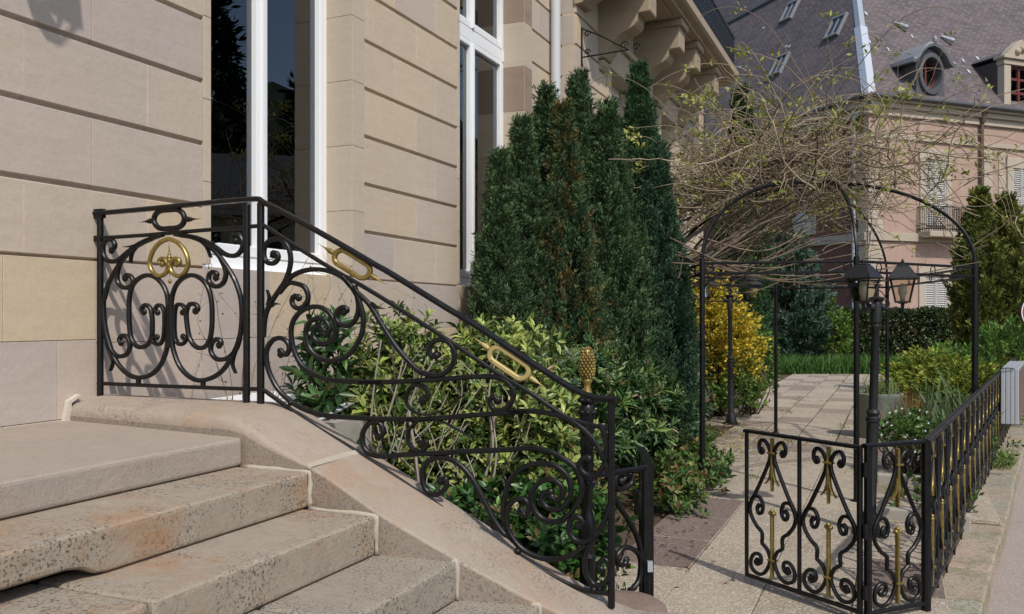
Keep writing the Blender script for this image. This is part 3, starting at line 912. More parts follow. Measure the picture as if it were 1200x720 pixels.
bb = [(1044, 20), (1049, 120), (1041, 220), (1018, 310), (980, 390), (930, 470), (870, 520), (800, 546), (740, 545), (680, 510), (630, 450), (597, 370), (582, 300), (576, 200), (575, 80), (577, 20)]
a2 = [(590, 640), (620, 580), (670, 540), (720, 530), (770, 550), (810, 590), (835, 650)]
bb2 = [(848, 50), (848, 180), (835, 270), (805, 320), (765, 332), (725, 310), (697, 260), (682, 180), (676, 100), (690, 50), (715, 35), (745, 45), (755, 72), (738, 84)]
scroll(px('A', a) + px('B', bb) + px('A', a2) + px('B', bb2), land, nL, knob0=False, knob1=True)
L('B', [(652, 94), (668, 72), (650, 45), (620, 40), (602, 70), (596, 150), (598, 240), (612, 290), (640, 308), (668, 290), (672, 260), (655, 255)], knob1=True, hw=.008)
L('B', [(896, 313), (910, 300), (900, 278), (875, 274), (848, 300), (840, 350), (865, 395), (905, 410), (960, 395), (1010, 340), (1037, 260)])
L('B', [(1015, 320), (985, 430), (1008, 502)], knob0=False, taper=True)
L('A', [(874, 546), (882, 522), (855, 508), (829, 530), (830, 570), (855, 600), (890, 605), (925, 580), (941, 530), (935, 480), (905, 415)])
L('B', [(565, 40), (565, 330)], knob0=False, hw=.017, sub=3)
L('B', [(356, 532), (356, 570)], knob0=False, sub=2); L('B', [(788, 548), (788, 592)], knob0=False, sub=2)
# black oval with spikes
L('A', stadium((522, 158), (602, 152), 62), knob0=False, sub=2, hw=.0105)
def spike(p0, p1, fn, r0, m='iron', beads=6, bulge=True):
    a, c = Vector(fn(p0)), Vector(fn(p1)); b = MB(); k = 24
    pts = [a + (c - a) * (i / k) for i in range(k + 1)]
    rad = [max(.0008, r0 * (1 - i / k) * (1 + .22 * math.sin(i / k * beads * 2 * math.pi)) * (.75 + .5 * math.sin(min(1, i / k * 1.8) * math.pi))) for i in range(k + 1)]
    b.tube(pts, rad, 8)
    return b.build('spike', M[m], rail, smooth=True)
spike(*px('A', [(455, 165), (360, 176)]), land, .011); spike(*px('A', [(668, 157), (775, 152)]), land, .011)
# gilt heart with a fleur
G1 = dict(m='gold', hw=.0085, hd=.010)
L('A', [(560, 286), (500, 312), (452, 370), (431, 440), (446, 500), (490, 536), (535, 520), (553, 480), (545, 440), (522, 418), (498, 430), (500, 452), (515, 455)], knob0=False, knob1=True, name='heart_ornament', **G1)
L('A', [(560, 286), (620, 312), (668, 370), (689, 440), (674, 500), (635, 536), (590, 520), (570, 480), (578, 440), (600, 418), (628, 428), (630, 452), (612, 456)], knob0=False, knob1=True, name='heart_ornament', **G1)
spike(*px('A', [(563, 455), (560, 308)]), land, .0115, 'gold', 7); spike(*px('A', [(562, 440), (566, 555)]), land, .013, 'gold', 1)
b = MB(); b.ball(land(px('A', [(566, 572)])[0]), .008, (0, 0, 1), .010); b.build('drop', M['gold'], rail, smooth=True)
# --- sloping panel scrolls
S = lambda c, pts, **k: scroll(px(c, pts), slope, nS, **k)
def SS(*cs, **k):
    pp = []
    for c, pts in cs: pp += px(c, pts)
    return scroll(pp, slope, nS, **k)
SS(('C', [(98, 325), (92, 343), (110, 318), (126, 340), (112, 370), (85, 380), (55, 365), (44, 325), (52, 280), (82, 247), (125, 240), (168, 265), (192, 320), (193, 390), (168, 470), (130, 530), (90, 590), (60, 650)]), ('D', [(40, 110), (35, 180)]))
S('C', [(85, 615), (105, 606), (132, 608)], knob0=False, taper=True); S('C', [(68, 615), (75, 570), (63, 528)], knob0=False, taper=True)
S('C', [(240, 572), (222, 560), (203, 580), (208, 612), (235, 632), (268, 620), (291, 585), (290, 545), (268, 508), (225, 492), (180, 490), (130, 545)])
SS(('C', [(170, 482), (210, 445), (270, 420), (340, 412), (420, 425), (490, 460), (545, 520), (580, 590), (600, 660)]),
   ('D', [(503, 120), (490, 180), (450, 248), (400, 284), (340, 293), (285, 272), (245, 220), (233, 155), (255, 108), (295, 93), (330, 110), (346, 145), (328, 172), (312, 160)]), knob0=False, knob1=True)
S('D', [(412, 64), (428, 56), (412, 40), (386, 54), (374, 90), (394, 120), (430, 129), (463, 105), (479, 60), (478, 10), (462, -60)])
S('D', [(116, 262), (112, 240), (140, 265), (156, 235), (145, 202), (115, 185), (80, 195), (55, 230), (48, 270), (60, 340), (100, 420), (160, 480), (240, 525), (340, 550), (480, 560), (600, 565), (740, 567)])
SS(('E', [(230, 686), (280, 687), (420, 678), (560, 665), (700, 655), (800, 648)]), ('G', [(140, 412), (260, 408), (360, 425), (450, 460), (520, 520), (570, 590), (600, 660)]), ('H', [(588, 120), (592, 190)]), knob0=False)
SS(('E', [(362, 388), (338, 388), (333, 350), (360, 318), (410, 318), (445, 355), (448, 410), (415, 462), (370, 482), (320, 473)]), ('D', [(770, 345), (720, 300), (660, 230), (600, 140), (540, 40), (505, 0)]), ('C', [(545, 520), (490, 455)]))
S('D', [(540, 25), (570, 42), (602, 47)], knob0=False, taper=True)
SS(('E', [(650, 597), (635, 580), (615, 600), (632, 638), (675, 645), (712, 615), (728, 570), (705, 520), (650, 490), (560, 486), (450, 494), (300, 504), (150, 511), (0, 513)]), ('D', [(600, 391), (450, 390), (330, 378), (260, 348), (205, 300), (172, 220), (165, 140), (190, 80), (240, 45), (300, 40), (350, 75), (374, 130), (365, 185), (330, 212), (292, 206), (268, 175), (276, 140), (306, 130), (318, 152)]), knob1=True)
S('E', [(300, 598), (325, 585), (318, 545), (282, 525), (242, 540), (222, 590), (245, 640), (300, 664), (370, 655), (430, 620), (500, 568)], taper=True, hw=.0105)
SS(('F', [(172, 170), (195, 155), (188, 115), (160, 98), (122, 112), (98, 160), (105, 215), (140, 250), (200, 260), (300, 252), (450, 245), (600, 236), (760, 230)]), ('G', [(160, 588), (250, 580), (330, 595), (400, 630), (450, 668)]), ('H', [(450, 105), (462, 160), (440, 230), (390, 290), (330, 311), (275, 287), (242, 235), (243, 175), (278, 132), (328, 122), (370, 150), (378, 190), (350, 213), (325, 200)]), knob1=True)
S('F', [(380, 205), (398, 190), (395, 220), (368, 238), (330, 218), (310, 175), (322, 128), (360, 96), (410, 86), (470, 96), (540, 132), (612, 172)], taper=True, hw=.0105)
SS(('F', [(465, 375), (488, 365), (492, 400), (465, 432), (428, 438), (392, 410), (378, 350), (395, 295), (440, 268), (490, 268), (550, 295), (610, 360), (660, 450), (710, 550), (760, 620)]), ('H', [(135, 372), (160, 395)]))
S('F', [(735, 600), (705, 575), (662, 562)], knob0=False, taper=True)
S('H', [(190, 268), (188, 250), (212, 285), (228, 250), (212, 215), (180, 208), (148, 225), (130, 262), (128, 320), (145, 372), (180, 418)])
S('H', [(480, 412), (420, 455), (350, 475), (280, 470), (210, 440), (160, 392), (128, 335), (113, 280), (117, 215), (135, 140), (180, 82), (250, 52), (330, 56), (388, 95), (414, 155), (405, 212), (362, 253), (312, 250), (284, 215), (290, 182), (320, 178)], knob0=False, knob1=True)
S('H', [(445, 328), (465, 312), (442, 287), (412, 302), (404, 350), (430, 390), (475, 400), (522, 370), (562, 308), (592, 225)])
S('H', [(490, 30), (465, 30), (450, 60), (468, 92), (508, 106), (545, 82), (565, 40), (572, -10), (562, -80), (540, -125)])
S('H', [(545, 522), (535, 498), (560, 477), (585, 500), (588, 545), (555, 588), (512, 586), (480, 535), (475, 470), (495, 410)])
for cn, P, Q, r, s0, s1 in (('C', (483, 347), (600, 420), 42, ((437, 322), (348, 266)), ((645, 445), (735, 498))), ('G', (92, 145), (203, 220), 36, ((52, 116), (-22, 60)), ((245, 250), (318, 300)))):
    S(cn, stadium(P, Q, r), knob0=False, sub=2, m='gold' if cn == 'C' else 'gold_pale', hw=.0095, name='oval_ornament')
    spike(*px(cn, s0), slope, .010, 'gold' if cn == 'C' else 'gold_pale', 9); spike(*px(cn, s1), slope, .010, 'gold' if cn == 'C' else 'gold_pale', 9)
for p in (px('H', [(178, 440)])[0], px('H', [(515, 610)])[0], (341, 472)):
    b = MB(); b.ball(slope(p), .014, nS, .016); b.build('collar', M['iron'], rail, smooth=True)

# ================================================================== NEWEL WITH GILT PINE CONE
NY = 3.30
nx = gx(688, NY)
newel = thing('newel_post', (nx, NY, .45), 'fluted black newel post topped by a gilt pine cone', 'newel post')
def nz(y): return EYE - (y - HOR) / F * NY
w1 = NY / F
pf = [(13, 704), (13, 696), (9, 690), (9, 660), (11, 652), (8, 648), (8, 640), (10, 628), (11, 615), (8, 605), (6.5, 600), (6.5, 575), (9.5, 570), (9.5, 560), (6.5, 556), (6, 510), (9, 506), (9.5, 500), (7, 497), (9, 488), (9.5, 478), (7, 474), (9.5, 471), (9.5, 466), (7, 463)]
b = MB(); b.lathe((nx, NY, 0), [(r * w1, nz(y)) for r, y in pf], 16)
for k in range(8):
    a = k * math.pi / 4
    b.tube([(nx + 6.3 * w1 * math.cos(a), NY + 6.3 * w1 * math.sin(a), nz(552)), (nx + 6.3 * w1 * math.cos(a), NY + 6.3 * w1 * math.sin(a), nz(512))], .005, 5)
    for y in (483, 469, 565):
        b.ball((nx + 9 * w1 * math.cos(a), NY + 9 * w1 * math.sin(a), nz(y)), .009)
b.build('shaft', M['iron'], newel, smooth=.6)
b = MB()
b.lathe((nx, NY, 0), [(r * w1, nz(y)) for r, y in [(7, 463), (6, 459), (4, 454), (4.2, 450), (6.5, 447), (6, 445), (5.5, 444)]], 16)
cone = [(5.2, 445), (8.2, 440), (9.2, 434), (9.3, 428), (8.6, 421), (7.2, 414), (5, 409), (2, 406)]
b.lathe((nx, NY, 0), [(r * w1 * .84, nz(y)) for r, y in cone], 16)
for i in range(11):
    y = 443 - i * 3.35; r = np.interp(-y, [-445, -440, -434, -428, -421, -414, -409, -406], [5.0, 7.6, 8.5, 8.5, 7.5, 5.9, 3.6, 1.2]) * w1
    kk = 12 if i < 8 else 8
    for k in range(kk):
        a = 2 * math.pi * (k + .5 * (i % 2)) / kk
        c = Vector((nx + r * math.cos(a), NY + r * math.sin(a), nz(y)))
        b.ball(c, 2.6 * r / kk * 1.05, (.5 * math.cos(a), .5 * math.sin(a), .85), .0085, rings=4, sides=6)
tag(b.build('pine_cone_finial', M['gold'], newel, smooth=True), 'gilt pine cone finial')
# ================================================================== GATES AND GARDEN FENCE
# one motif, drawn for x in -1..1 (its half width) and y in 0..1
MU = [(.44, .875), (.36, .895), (.42, .885), (.52, .90), (.535, .93), (.43, .965), (.25, .955), (.12, .915), (.075, .865), (.15, .82), (.4, .70), (.7, .58), (.88, .52), (.95, .46)]
MU = [(.42, .90), (.36, .89), (.42, .872), (.51, .89), (.535, .93), (.43, .966), (.25, .955), (.12, .915), (.08, .865), (.15, .81), (.4, .70), (.7, .58), (.88, .52), (.965, .44)]
MM = [(.55, .50), (.62, .485), (.58, .45), (.45, .45), (.37, .50), (.48, .555), (.72, .56), (.88, .51), (.96, .44)]
ML = [(.62, .115), (.70, .10), (.62, .085), (.48, .10), (.45, .13), (.52, .158), (.72, .155), (.88, .11), (.86, .05), (.6, .02), (.35, .035), (.16, .09), (.08, .15), (.2, .21)]
ML2 = [(.42, .243), (.42, .315), (.64, .355), (.86, .415), (.95, .48)]
def motif(parent, fr, hwid, h, z0, copies=None):
    """fr(x, y) -> point; makes four scrolls and the gilt arrow parts"""
    n = (Vector(fr(1, 0)) - Vector(fr(0, 0))).cross(Vector((0, 0, 1))).normalized()
    P = lambda pts, s: [Vector(fr(s * a * hwid, z0 + c * h)) for a, c in pts]
    out = []
    for s in (-1, 1):
        b = MB()
        for pts, knob in ((MU, 1), (MM, 1)):
            q = [Vector(v) for v in smooth_path(P(pts, s), 6, 2)]
            b.bar(q, n, .0092, .010); b.ball(q[0], .0155, n, .011)
        out.append(b.build('scroll', M['iron'], parent, smooth=.7))
        b = MB()
        q = [Vector(v) for v in smooth_path(P(ML, s), 6, 2)] + [Vector(v) for v in smooth_path(P(ML2, s), 6, 0)]
        b.bar(q, n, .0092, .010); b.ball(q[0], .0155, n, .011)
        out.append(b.build('scroll', M['iron'], parent, smooth=.7))
    b = MB()
    b.bar(P([(0, .985), (0, .72), (0, .62)], 1), n, lambda t: .0078 if t < .7 else .002 + .0058 * (1 - (t - .7) / .3), .012)
    for s in (-1, 1):
        b.bar([Vector(v) for v in smooth_path(P([(.02, .80), (.05, .745), (.13, .70), (.27, .665)], s), 5, 1)], n, lambda t: .009 * (1 - .85 * t), .010)
    b.bar(P([(-.13, .885), (.13, .885)], 1), n, .006, .019)
    out.append(b.build('arrow_ornament', M['gold'], parent, smooth=.7))
    b = MB()
    b.bar(P([(0, .02), (0, .47)], 1), n, .0078, .012)
    c = P([(0, .485), (-.075, .468), (.075, .468)], 1)
    for q in c: b.ball(q, .012, n, .014)
    b.bar(P([(-.12, .145), (.12, .145)], 1), n, .006, .019)
    out.append(b.build('spear_ornament', M['gold'], parent, smooth=.7))
    return out
def vpost(parent, p, z0, z1, r=.011, name='post', n=(1, 0, 0)):
    b = MB(); b.bar([(p[0], p[1], z0), (p[0], p[1], z1)], n, r, r); return b.build(name, M['iron'], parent, smooth=.7)
def hbar(parent, p, q, z, r=.011, name='rail', hw=None):
    d = Vector((q[0] - p[0], q[1] - p[1], 0)); n = Vector((0, 0, 1))
    b = MB(); b.bar([(p[0], p[1], z), (q[0], q[1], z)], n, hw or r, r); return b.build(name, M['iron'], parent, smooth=.7)

GA, GB = (1.318, 4.96), (1.705, 4.33)      # open leaf: free end, hinge end
GT, GBOT = .862, .055
gate = thing('garden_gate', (GB[0], GB[1], 0), 'open black gate leaf with gilt arrows standing across the paved path', 'gate', )
def gfr(s, z): return (GA[0] + (GB[0] - GA[0]) * s, GA[1] + (GB[1] - GA[1]) * s, z)
glen = math.dist(GA, GB)
gd = ((GB[0] - GA[0]) / glen, (GB[1] - GA[1]) / glen, 0)
hbar(gate, (GA[0] - gd[0] * .012, GA[1] - gd[1] * .012), GB, GT, .010, 'top_rail', .018)
hbar(gate, GA, GB, GBOT, .010, 'bottom_rail', .012)
vpost(gate, GA, GBOT, GT, .010, 'stile', gd); vpost(gate, GB, GBOT - .02, GT + .005, .013, 'stile', gd); vpost(gate, gfr(.5, 0), GBOT, GT, .010, 'stile', gd)
for c in (.25, .75):
    motif(gate, lambda x, z, c=c: (GA[0] + gd[0] * (glen * c + x), GA[1] + gd[1] * (glen * c + x), z), glen * .25 - .012, GT - GBOT - .02, GBOT + .01)
b = MB()
for z in (.12, .42, .72):
    b.lathe((GB[0] + gd[0] * .026 + .004, GB[1] + gd[1] * .026, z), [(.013, 0), (.013, .07)], 10)
b.build('hinge', M['iron'], gate, smooth=.7)

# fixed panel and the fence along the low wall
FA, FB = (1.745, 4.33), (2.11, 4.5)
panel = thing('fence_panel', (FB[0], FB[1], 0), 'short fixed fence panel with one gilt arrow between gate hinge and corner post', 'fence panel')
fl = math.dist(FA, FB); fd = ((FB[0] - FA[0]) / fl, (FB[1] - FA[1]) / fl, 0)
vpost(panel, FA, -.2, .872, .017, 'post', fd); vpost(panel, FB, -.15, .865, .021, 'post', fd)
hbar(panel, (FA[0] - fd[0] * .02, FA[1]), FB, .868, .011, 'top_rail', .019); hbar(panel, FA, FB, .045, .011, 'bottom_rail', .012)
motif(panel, lambda x, z: (FA[0] + fd[0] * (fl * .5 + x), FA[1] + fd[1] * (fl * .5 + x), z), fl * .5 - .025, .80, .055)

fence = thing('garden_fence', (FB[0], FB[1], 0), 'long black railing with gilt arrows running along the low sandstone wall', 'fence')
UN, NUN = .465, 24
tr = fence_pt(0); te = fence_pt(NUN * UN)
b = MB()
fdir = Vector((.526, .8505, 0)); fnrm = Vector((.8505, -.526, 0))
prof = [(-.022, -.010), (.022, -.010), (.024, 0), (.018, .010), (.008, .014), (-.008, .014), (-.018, .010), (-.024, 0)]
vs = []
for p in (Vector((tr[0], tr[1], .868)) - fdir * .02, Vector((te[0], te[1], .868))):
    for a, c in prof: vs.append(p + fnrm * a + Vector((0, 0, c)))
b.add(vs, [(j, (j + 1) % 8, 8 + (j + 1) % 8, 8 + j) for j in range(8)] + [tuple(range(8))[::-1], tuple(range(8, 16))])
b.build('top_rail', M['iron'], fence, smooth=.8)
hbar(fence, tr, te, .045, .010, 'bottom_rail', .012)
p0 = fence_pt(UN * .5)
proto = motif(fence, lambda x, z: (p0[0] + .526 * x, p0[1] + .8505 * x, z), UN * .5 - .02, .80, .055)
pp = fence_pt(UN)
proto.append(vpost(fence, pp, -.06, .865, .0105, 'post', fdir))
for k in range(1, NUN):
    for o in proto:
        c = o.copy(); COL.objects.link(c); c.parent = fence
        c.location = (.526 * UN * k, .8505 * UN * k, 0)
# low wall: separate coping stones
lw = thing('low_wall', (*fence_pt(0), -.03), 'low sandstone wall with weathered lichen-stained coping under the fence', 'wall')
s = -.25
cop = MB()
while s < 34:
    l = random.uniform(.55, .95)
    f = lambda a, c, d: (*fence_pt(a, c), d)
    cop.box(f, s + .004, s + l - .004, -.16, .237 + random.uniform(-.008, .008), -.17, -.028 + random.uniform(-.006, .006)); s += l
cop.build('coping', M['coping'], lw, bevel=.018, seg=3)
b = MB(); b.box(lambda a, c, d: (*fence_pt(a, c), d), -.24, 34, -.14, .215, -.4, -.15); b.build('base', M['coping'], lw)

# left side: gate post, filler panel and the second leaf seen edge on
LPX = (gx(757, 3.5), 3.5)
lp = thing('gate_side_panel', (LPX[0], LPX[1], 0), 'narrow black scroll panel between stair railing and gate post', 'fence panel')
vpost(lp, LPX, -.2, .912, .017, 'post', (1, 0, 0))
nw = (nx + .02, NY + .01)
hbar(lp, nw, LPX, .905, .010, 'top_rail', .014)
LPA = (nw[0], nw[1]); 
def lpp(p): return on_plane(p[0], p[1], LPA, LPX)
nlp = (Vector((LPX[0] - LPA[0], LPX[1] - LPA[1], 0)).normalized()); nlp = (nlp.y, -nlp.x, 0)
for pts in ([(660, 480), (648, 500), (625, 495), (618, 460), (650, 425), (690, 432), (722, 470), (718, 560), (690, 605), (672, 615)],
            [(600, 190), (630, 245), (665, 295), (700, 360), (722, 430), (728, 480)],
            [(640, 130), (655, 110), (640, 92), (615, 105), (610, 150), (640, 165), (680, 140), (690, 100)]):
    scroll(px('H', pts), lpp, nlp, parent=lp)
b = MB(); b.box(frame((LPX[0], LPX[1], 0), (1, 0), (0, 1)), .002, .022, -.035, -.017, .50, .54); b.build('latch_plate', M['zinc'], lp)
leaf2 = thing('garden_gate', (LPX[0] + .03, LPX[1] + .02, 0), 'open black gate leaf seen edge-on beside the stair railing', 'gate')
ga2, gb2 = (LPX[0] + .022, LPX[1] + .03), (LPX[0] + .055, LPX[1] + .50)
g2l = math.dist(ga2, gb2); g2 = ((gb2[0] - ga2[0]) / g2l, (gb2[1] - ga2[1]) / g2l, 0)
hbar(leaf2, ga2, gb2, .905, .010, 'top_rail', .018); hbar(leaf2, ga2, gb2, .055, .010, 'bottom_rail', .012)
vpost(leaf2, ga2, .035, .905, .013, 'stile', g2); vpost(leaf2, gb2, .05, .90, .011, 'stile', g2)
motif(leaf2, lambda x, z: (ga2[0] + g2[0] * (g2l * .5 + x), ga2[1] + g2[1] * (g2l * .5 + x), z), g2l * .5 - .012, .82, .065)
b = MB(); b.box(frame((gb2[0], gb2[1], 0), (1, 0), (0, 1)), -.03, .02, -.08, .03, .60, .72); b.build('lock_box', M['iron'], leaf2, bevel=.005)

# aluminium sign box hung on the outside of the fence
sb = thing('sign_box', (*fence_pt(6.3, .05), .6), 'ribbed aluminium sign box hanging on the street side of the fence', 'sign box')
f = lambda a, c, d: (*fence_pt(a, c), d)
b = MB()
S0, S1 = 6.28, 8.3
for k in range(4):
    b.box(f, S0, S1, .03 + .045 * k, .03 + .045 * k + .040, .315, .93)
b.box(f, S0 + .01, S1 - .01, .032, .205, .325, .92)
b.build('casing', M['alu'], sb, bevel=.006)
b = MB(); b.box(f, S0 + .03, S1 - .03, .2, .214, .35, .90); b.build('panel', M['panel_brown'], sb)
b = MB(); b.tube([f(S0 - .02, .02, .93), f(S0 - .02, .1, .938), f(S0 - .01, .16, .93)], .006, 6); b.build('cable', M['iron'], sb)

# ================================================================== LAMP POSTS
def box_frustum(b, c, r0, r1, z0, z1, rot, sides=4):
    b.lathe((c[0], c[1], 0), [(r0, z0), (r1, z1)], sides, rot=rot)
def lantern(parent, c, zb, s, rot):
    """c: axis, zb: bottom of the glass"""
    r2 = math.sqrt(2); q = rot + math.pi / 4
    g = MB(); g.lathe((c[0], c[1], 0), [(s * .26 * r2, zb + .01 * s), (s * .46 * r2, zb + .93 * s)], 4, rot=q)
    b = MB()
    b.lathe((c[0], c[1], 0), [(s * .31 * r2, zb - .05 * s), (s * .31 * r2, zb + .02 * s)], 4, rot=q)
    b.lathe((c[0], c[1], 0), [(s * .16, zb - .09 * s), (s * .22, zb - .05 * s)], 12)
    b.lathe((c[0], c[1], 0), [(s * .60 * r2, zb + .93 * s), (s * .60 * r2, zb + .98 * s), (s * .54 * r2, zb + 1.06 * s), (s * .27 * r2, zb + 1.46 * s), (s * .22 * r2, zb + 1.50 * s), (s * .22 * r2, zb + 1.55 * s), (s * .05 * r2, zb + 1.58 * s)], 4, rot=q)
    b.lathe((c[0], c[1], 0), [(s * .06, zb + 1.56 * s), (s * .045, zb + 1.62 * s), (s * .075, zb + 1.67 * s), (s * .05, zb + 1.74 * s), (.002, zb + 1.80 * s)], 10)
    for k in range(4):
        a = q + k * math.pi / 2
        b.tube([(c[0] + s * .27 * r2 * math.cos(a), c[1] + s * .27 * r2 * math.sin(a), zb), (c[0] + s * .47 * r2 * math.cos(a), c[1] + s * .47 * r2 * math.sin(a), zb + .95 * s)], s * .035, 5)
    lb = b.build('lantern', M['iron_dull'], parent, bevel=0)
    g.build('lantern_glass', M['lamp_glass'], lb)
    u = MB(); u.lathe((c[0], c[1], 0), [(s * .10, zb + .03 * s), (s * .10, zb + .2 * s), (s * .17, zb + .35 * s), (s * .17, zb + .62 * s), (s * .06, zb + .75 * s)], 12); u.build('bulb', M['bulb'], lb, smooth=True)
def lamp_post(base, top, lanterns, label, s):
    """lanterns: list of (dx, dy, rot); s: size factor"""
    t = thing('lamp_post', base, label, 'lamp post', 'garden lamp posts with two lanterns')
    h = top[2] - base[2]; tx, ty = (top[0] - base[0]) / h, (top[1] - base[1]) / h
    b = MB()
    b.lathe(base, [(.115 * s, 0), (.115 * s, .02), (.075 * s, .035), (.06 * s, .10), (.05 * s, .14), (.04 * s, .16), (.04 * s, .70 * h - .2), (.04 * s, .50 * h - .05), (.046 * s, .5 * h - .045), (.046 * s, .5 * h - .02), (.036 * s, .5 * h - .01), (.046 * s, .5 * h + .015), (.04 * s, .5 * h + .03), (.029 * s, .5 * h + .04), (.027 * s, .86 * h), (.031 * s, .865 * h), (.031 * s, .875 * h), (.027 * s, .88 * h), (.036 * s, .885 * h), (.036 * s, .96 * h), (.03 * s, .97 * h), (.05 * s, .985 * h), (.05 * s, .99 * h), (.015 * s, .995 * h), (.012 * s, 1.03 * h), (.018 * s, 1.04 * h), (.002, 1.055 * h)][:6] +
            [(.04 * s, .5 * h - .05), (.046 * s, .5 * h - .045), (.046 * s, .5 * h - .02), (.036 * s, .5 * h - .01), (.046 * s, .5 * h + .015), (.04 * s, .5 * h + .03), (.029 * s, .5 * h + .04), (.027 * s, .86 * h), (.031 * s, .865 * h), (.031 * s, .875 * h), (.027 * s, .88 * h), (.036 * s, .885 * h), (.036 * s, .96 * h), (.03 * s, .97 * h), (.05 * s, .985 * h), (.05 * s, .99 * h), (.015 * s, .995 * h), (.012 * s, 1.03 * h), (.018 * s, 1.04 * h), (.002, 1.055 * h)], 14, tilt=(tx, ty))
    b.build('pole', M['iron_dull'], t, smooth=.6)
    for dx, dy, rot in lanterns:
        L_ = math.hypot(dx, dy); ux, uy = dx / L_, dy / L_
        zb = base[2] + .93 * h - .10 * s
        zb = base[2] + .955 * h + .03 * s
        a = MB()
        za = zb - .05 * s
        pc = (base[0] + tx * (za - base[2]), base[1] + ty * (za - base[2]))
        ec = (pc[0] + dx, pc[1] + dy)
        a.tube([(pc[0], pc[1], za), (ec[0], ec[1], za)], .010 * s, 8)
        a.tube([(ec[0], ec[1], za - .05 * s), (ec[0], ec[1], za + .045 * s)], [.004, .014 * s], 8)
        pl = [(pc[0] + ux * (.06 + .032 * (1 - q / 14) * math.cos(q)) * s, pc[1] + uy * (.06 + .032 * (1 - q / 14) * math.cos(q)) * s, za + (.035 + .032 * (1 - q / 14) * math.sin(q)) * s) for q in np.linspace(-1.5, 7, 18)]
        a.tube(pl, .007 * s, 6)
        a.ball((pc[0] + ux * .045 * s, pc[1] + uy * .045 * s, za + .01), .028 * s)
        a.build('arm', M['iron_dull'], t, smooth=.7)
        lantern(t, ec, zb, .165 * s, rot)
    return t
Yl = 6.1
lb_, lt_ = at(1018.5, 626, Yl), at(1027.5, 346, Yl)
lamp_post((lb_.x, lb_.y, 0), (lt_.x, lt_.y, lt_.z), [(-.115, -.06, math.radians(42)), (.19, .02, math.radians(-22))], 'black lamp post with two lanterns just inside the open gate leaf', 1.0)
Yl = 12.4
lamp_post((gx(857, Yl), Yl, 0), (gx(855, Yl), Yl, 1.83), [(.30, -.02, .3), (-.30, .02, .7)], 'slim black lamp post in front of the yellow flowering bush', 1.1)

# ================================================================== PERGOLA
PG = [(1.607, 7.46), (2.80, 7.18), (4.23, 8.07), (4.63, 10.9), (3.42, 11.45), (1.72, 9.4)]
PC = (3.05, 8.75); BZm = 1.955
perg = thing('pergola', (PC[0], PC[1], 0), 'black iron garden pergola with arched ribs under the bare climber', 'pergola')
for i, (x, y) in enumerate(PG):
    b = MB(); r = .023 if i != 2 else .03
    b.tube([(x, y, 0), (x, y, BZm + .04)], r, 10); b.lathe((x, y, 0), [(.05, 0), (.05, .012), (.028, .02)], 12)
    b.build('post', M['iron'], perg, smooth=.7)
    # quarter arch rising over the post to the crown
    b = MB(); hs = .84
    dx, dy = PC[0] - x, PC[1] - y
    pts = [(x + dx * (1 - math.cos(t)) ** .85, y + dy * (1 - math.cos(t)) ** .85, BZm + .02 + hs * math.sin(t) ** .8) for t in np.linspace(0.0001, math.pi / 2, 22)]
    n = Vector((dy, -dx, 0)).normalized()
    b.bar(pts, n, .016, .011)
    b.build('arch', M['iron'], perg, smooth=.7)
for i in range(6):
    p, q = PG[i], PG[(i + 1) % 6]
    for z in (BZm, BZm - .085):
        b = MB(); b.tube([(p[0], p[1], z), (q[0], q[1], z)], .012, 8); b.build('beam', M['iron'], perg, smooth=.7)
    for a, c in ((p, q), (q, p)):
        d = Vector((c[0] - a[0], c[1] - a[1], 0)).normalized(); b = MB()
        pts = [(a[0] + d.x * .19 * (1 - math.cos(t)), a[1] + d.y * .19 * (1 - math.cos(t)), BZm - .30 + .21 * math.sin(t)) for t in np.linspace(0, math.pi / 2, 9)]
        b.tube(pts, .007, 6); b.build('brace', M['iron'], perg, smooth=.7)
    m_ = ((p[0] + q[0]) / 2, (p[1] + q[1]) / 2); d = Vector((q[0] - p[0], q[1] - p[1], 0)).normalized()
    b = MB()
    for k in (-.55, -.2, .2, .55):
        b.tube([(m_[0] + d.x * (k + .034 * math.cos(t)), m_[1] + d.y * (k + .034 * math.cos(t)), BZm - .043 + .036 * math.sin(t)) for t in np.linspace(0, 6.28, 12)], .005, 5)
    b.build('ring_ornament', M['iron'], perg, smooth=.7)

# ================================================================== TRAFFIC SIGN, POT, EDGING
Ys = 14.2; sx = gx(1218, Ys); sz = at(0, 366, Ys).z
ts = thing('traffic_sign', (sx, Ys, -.22), 'round red and white traffic sign on a pole beyond the fence end', 'traffic sign')
b = MB(); b.tube([(sx + .02, Ys + .04, -.25), (sx + .02, Ys + .04, sz + .25)], .03, 12); b.build('pole', M['iron_dull'], ts, smooth=.7)
def disc(name, r, y0, y1, m):
    b = MB(); k = 36
    pts = [(r * math.cos(2 * math.pi * i / k), r * math.sin(2 * math.pi * i / k)) for i in range(k)]
    b.prism(lambda a, c, d: (sx + a, Ys + d, sz + c), pts, y0, y1); return b.build(name, m, ts)
disc('backing', .30, .0, .03, M['iron_dull']); disc('white_rim', .29, -.004, .0, M['sign_white']); disc('red_ring', .275, -.008, -.004, M['sign_red']); disc('white_centre', .19, -.012, -.008, M['sign_white'])
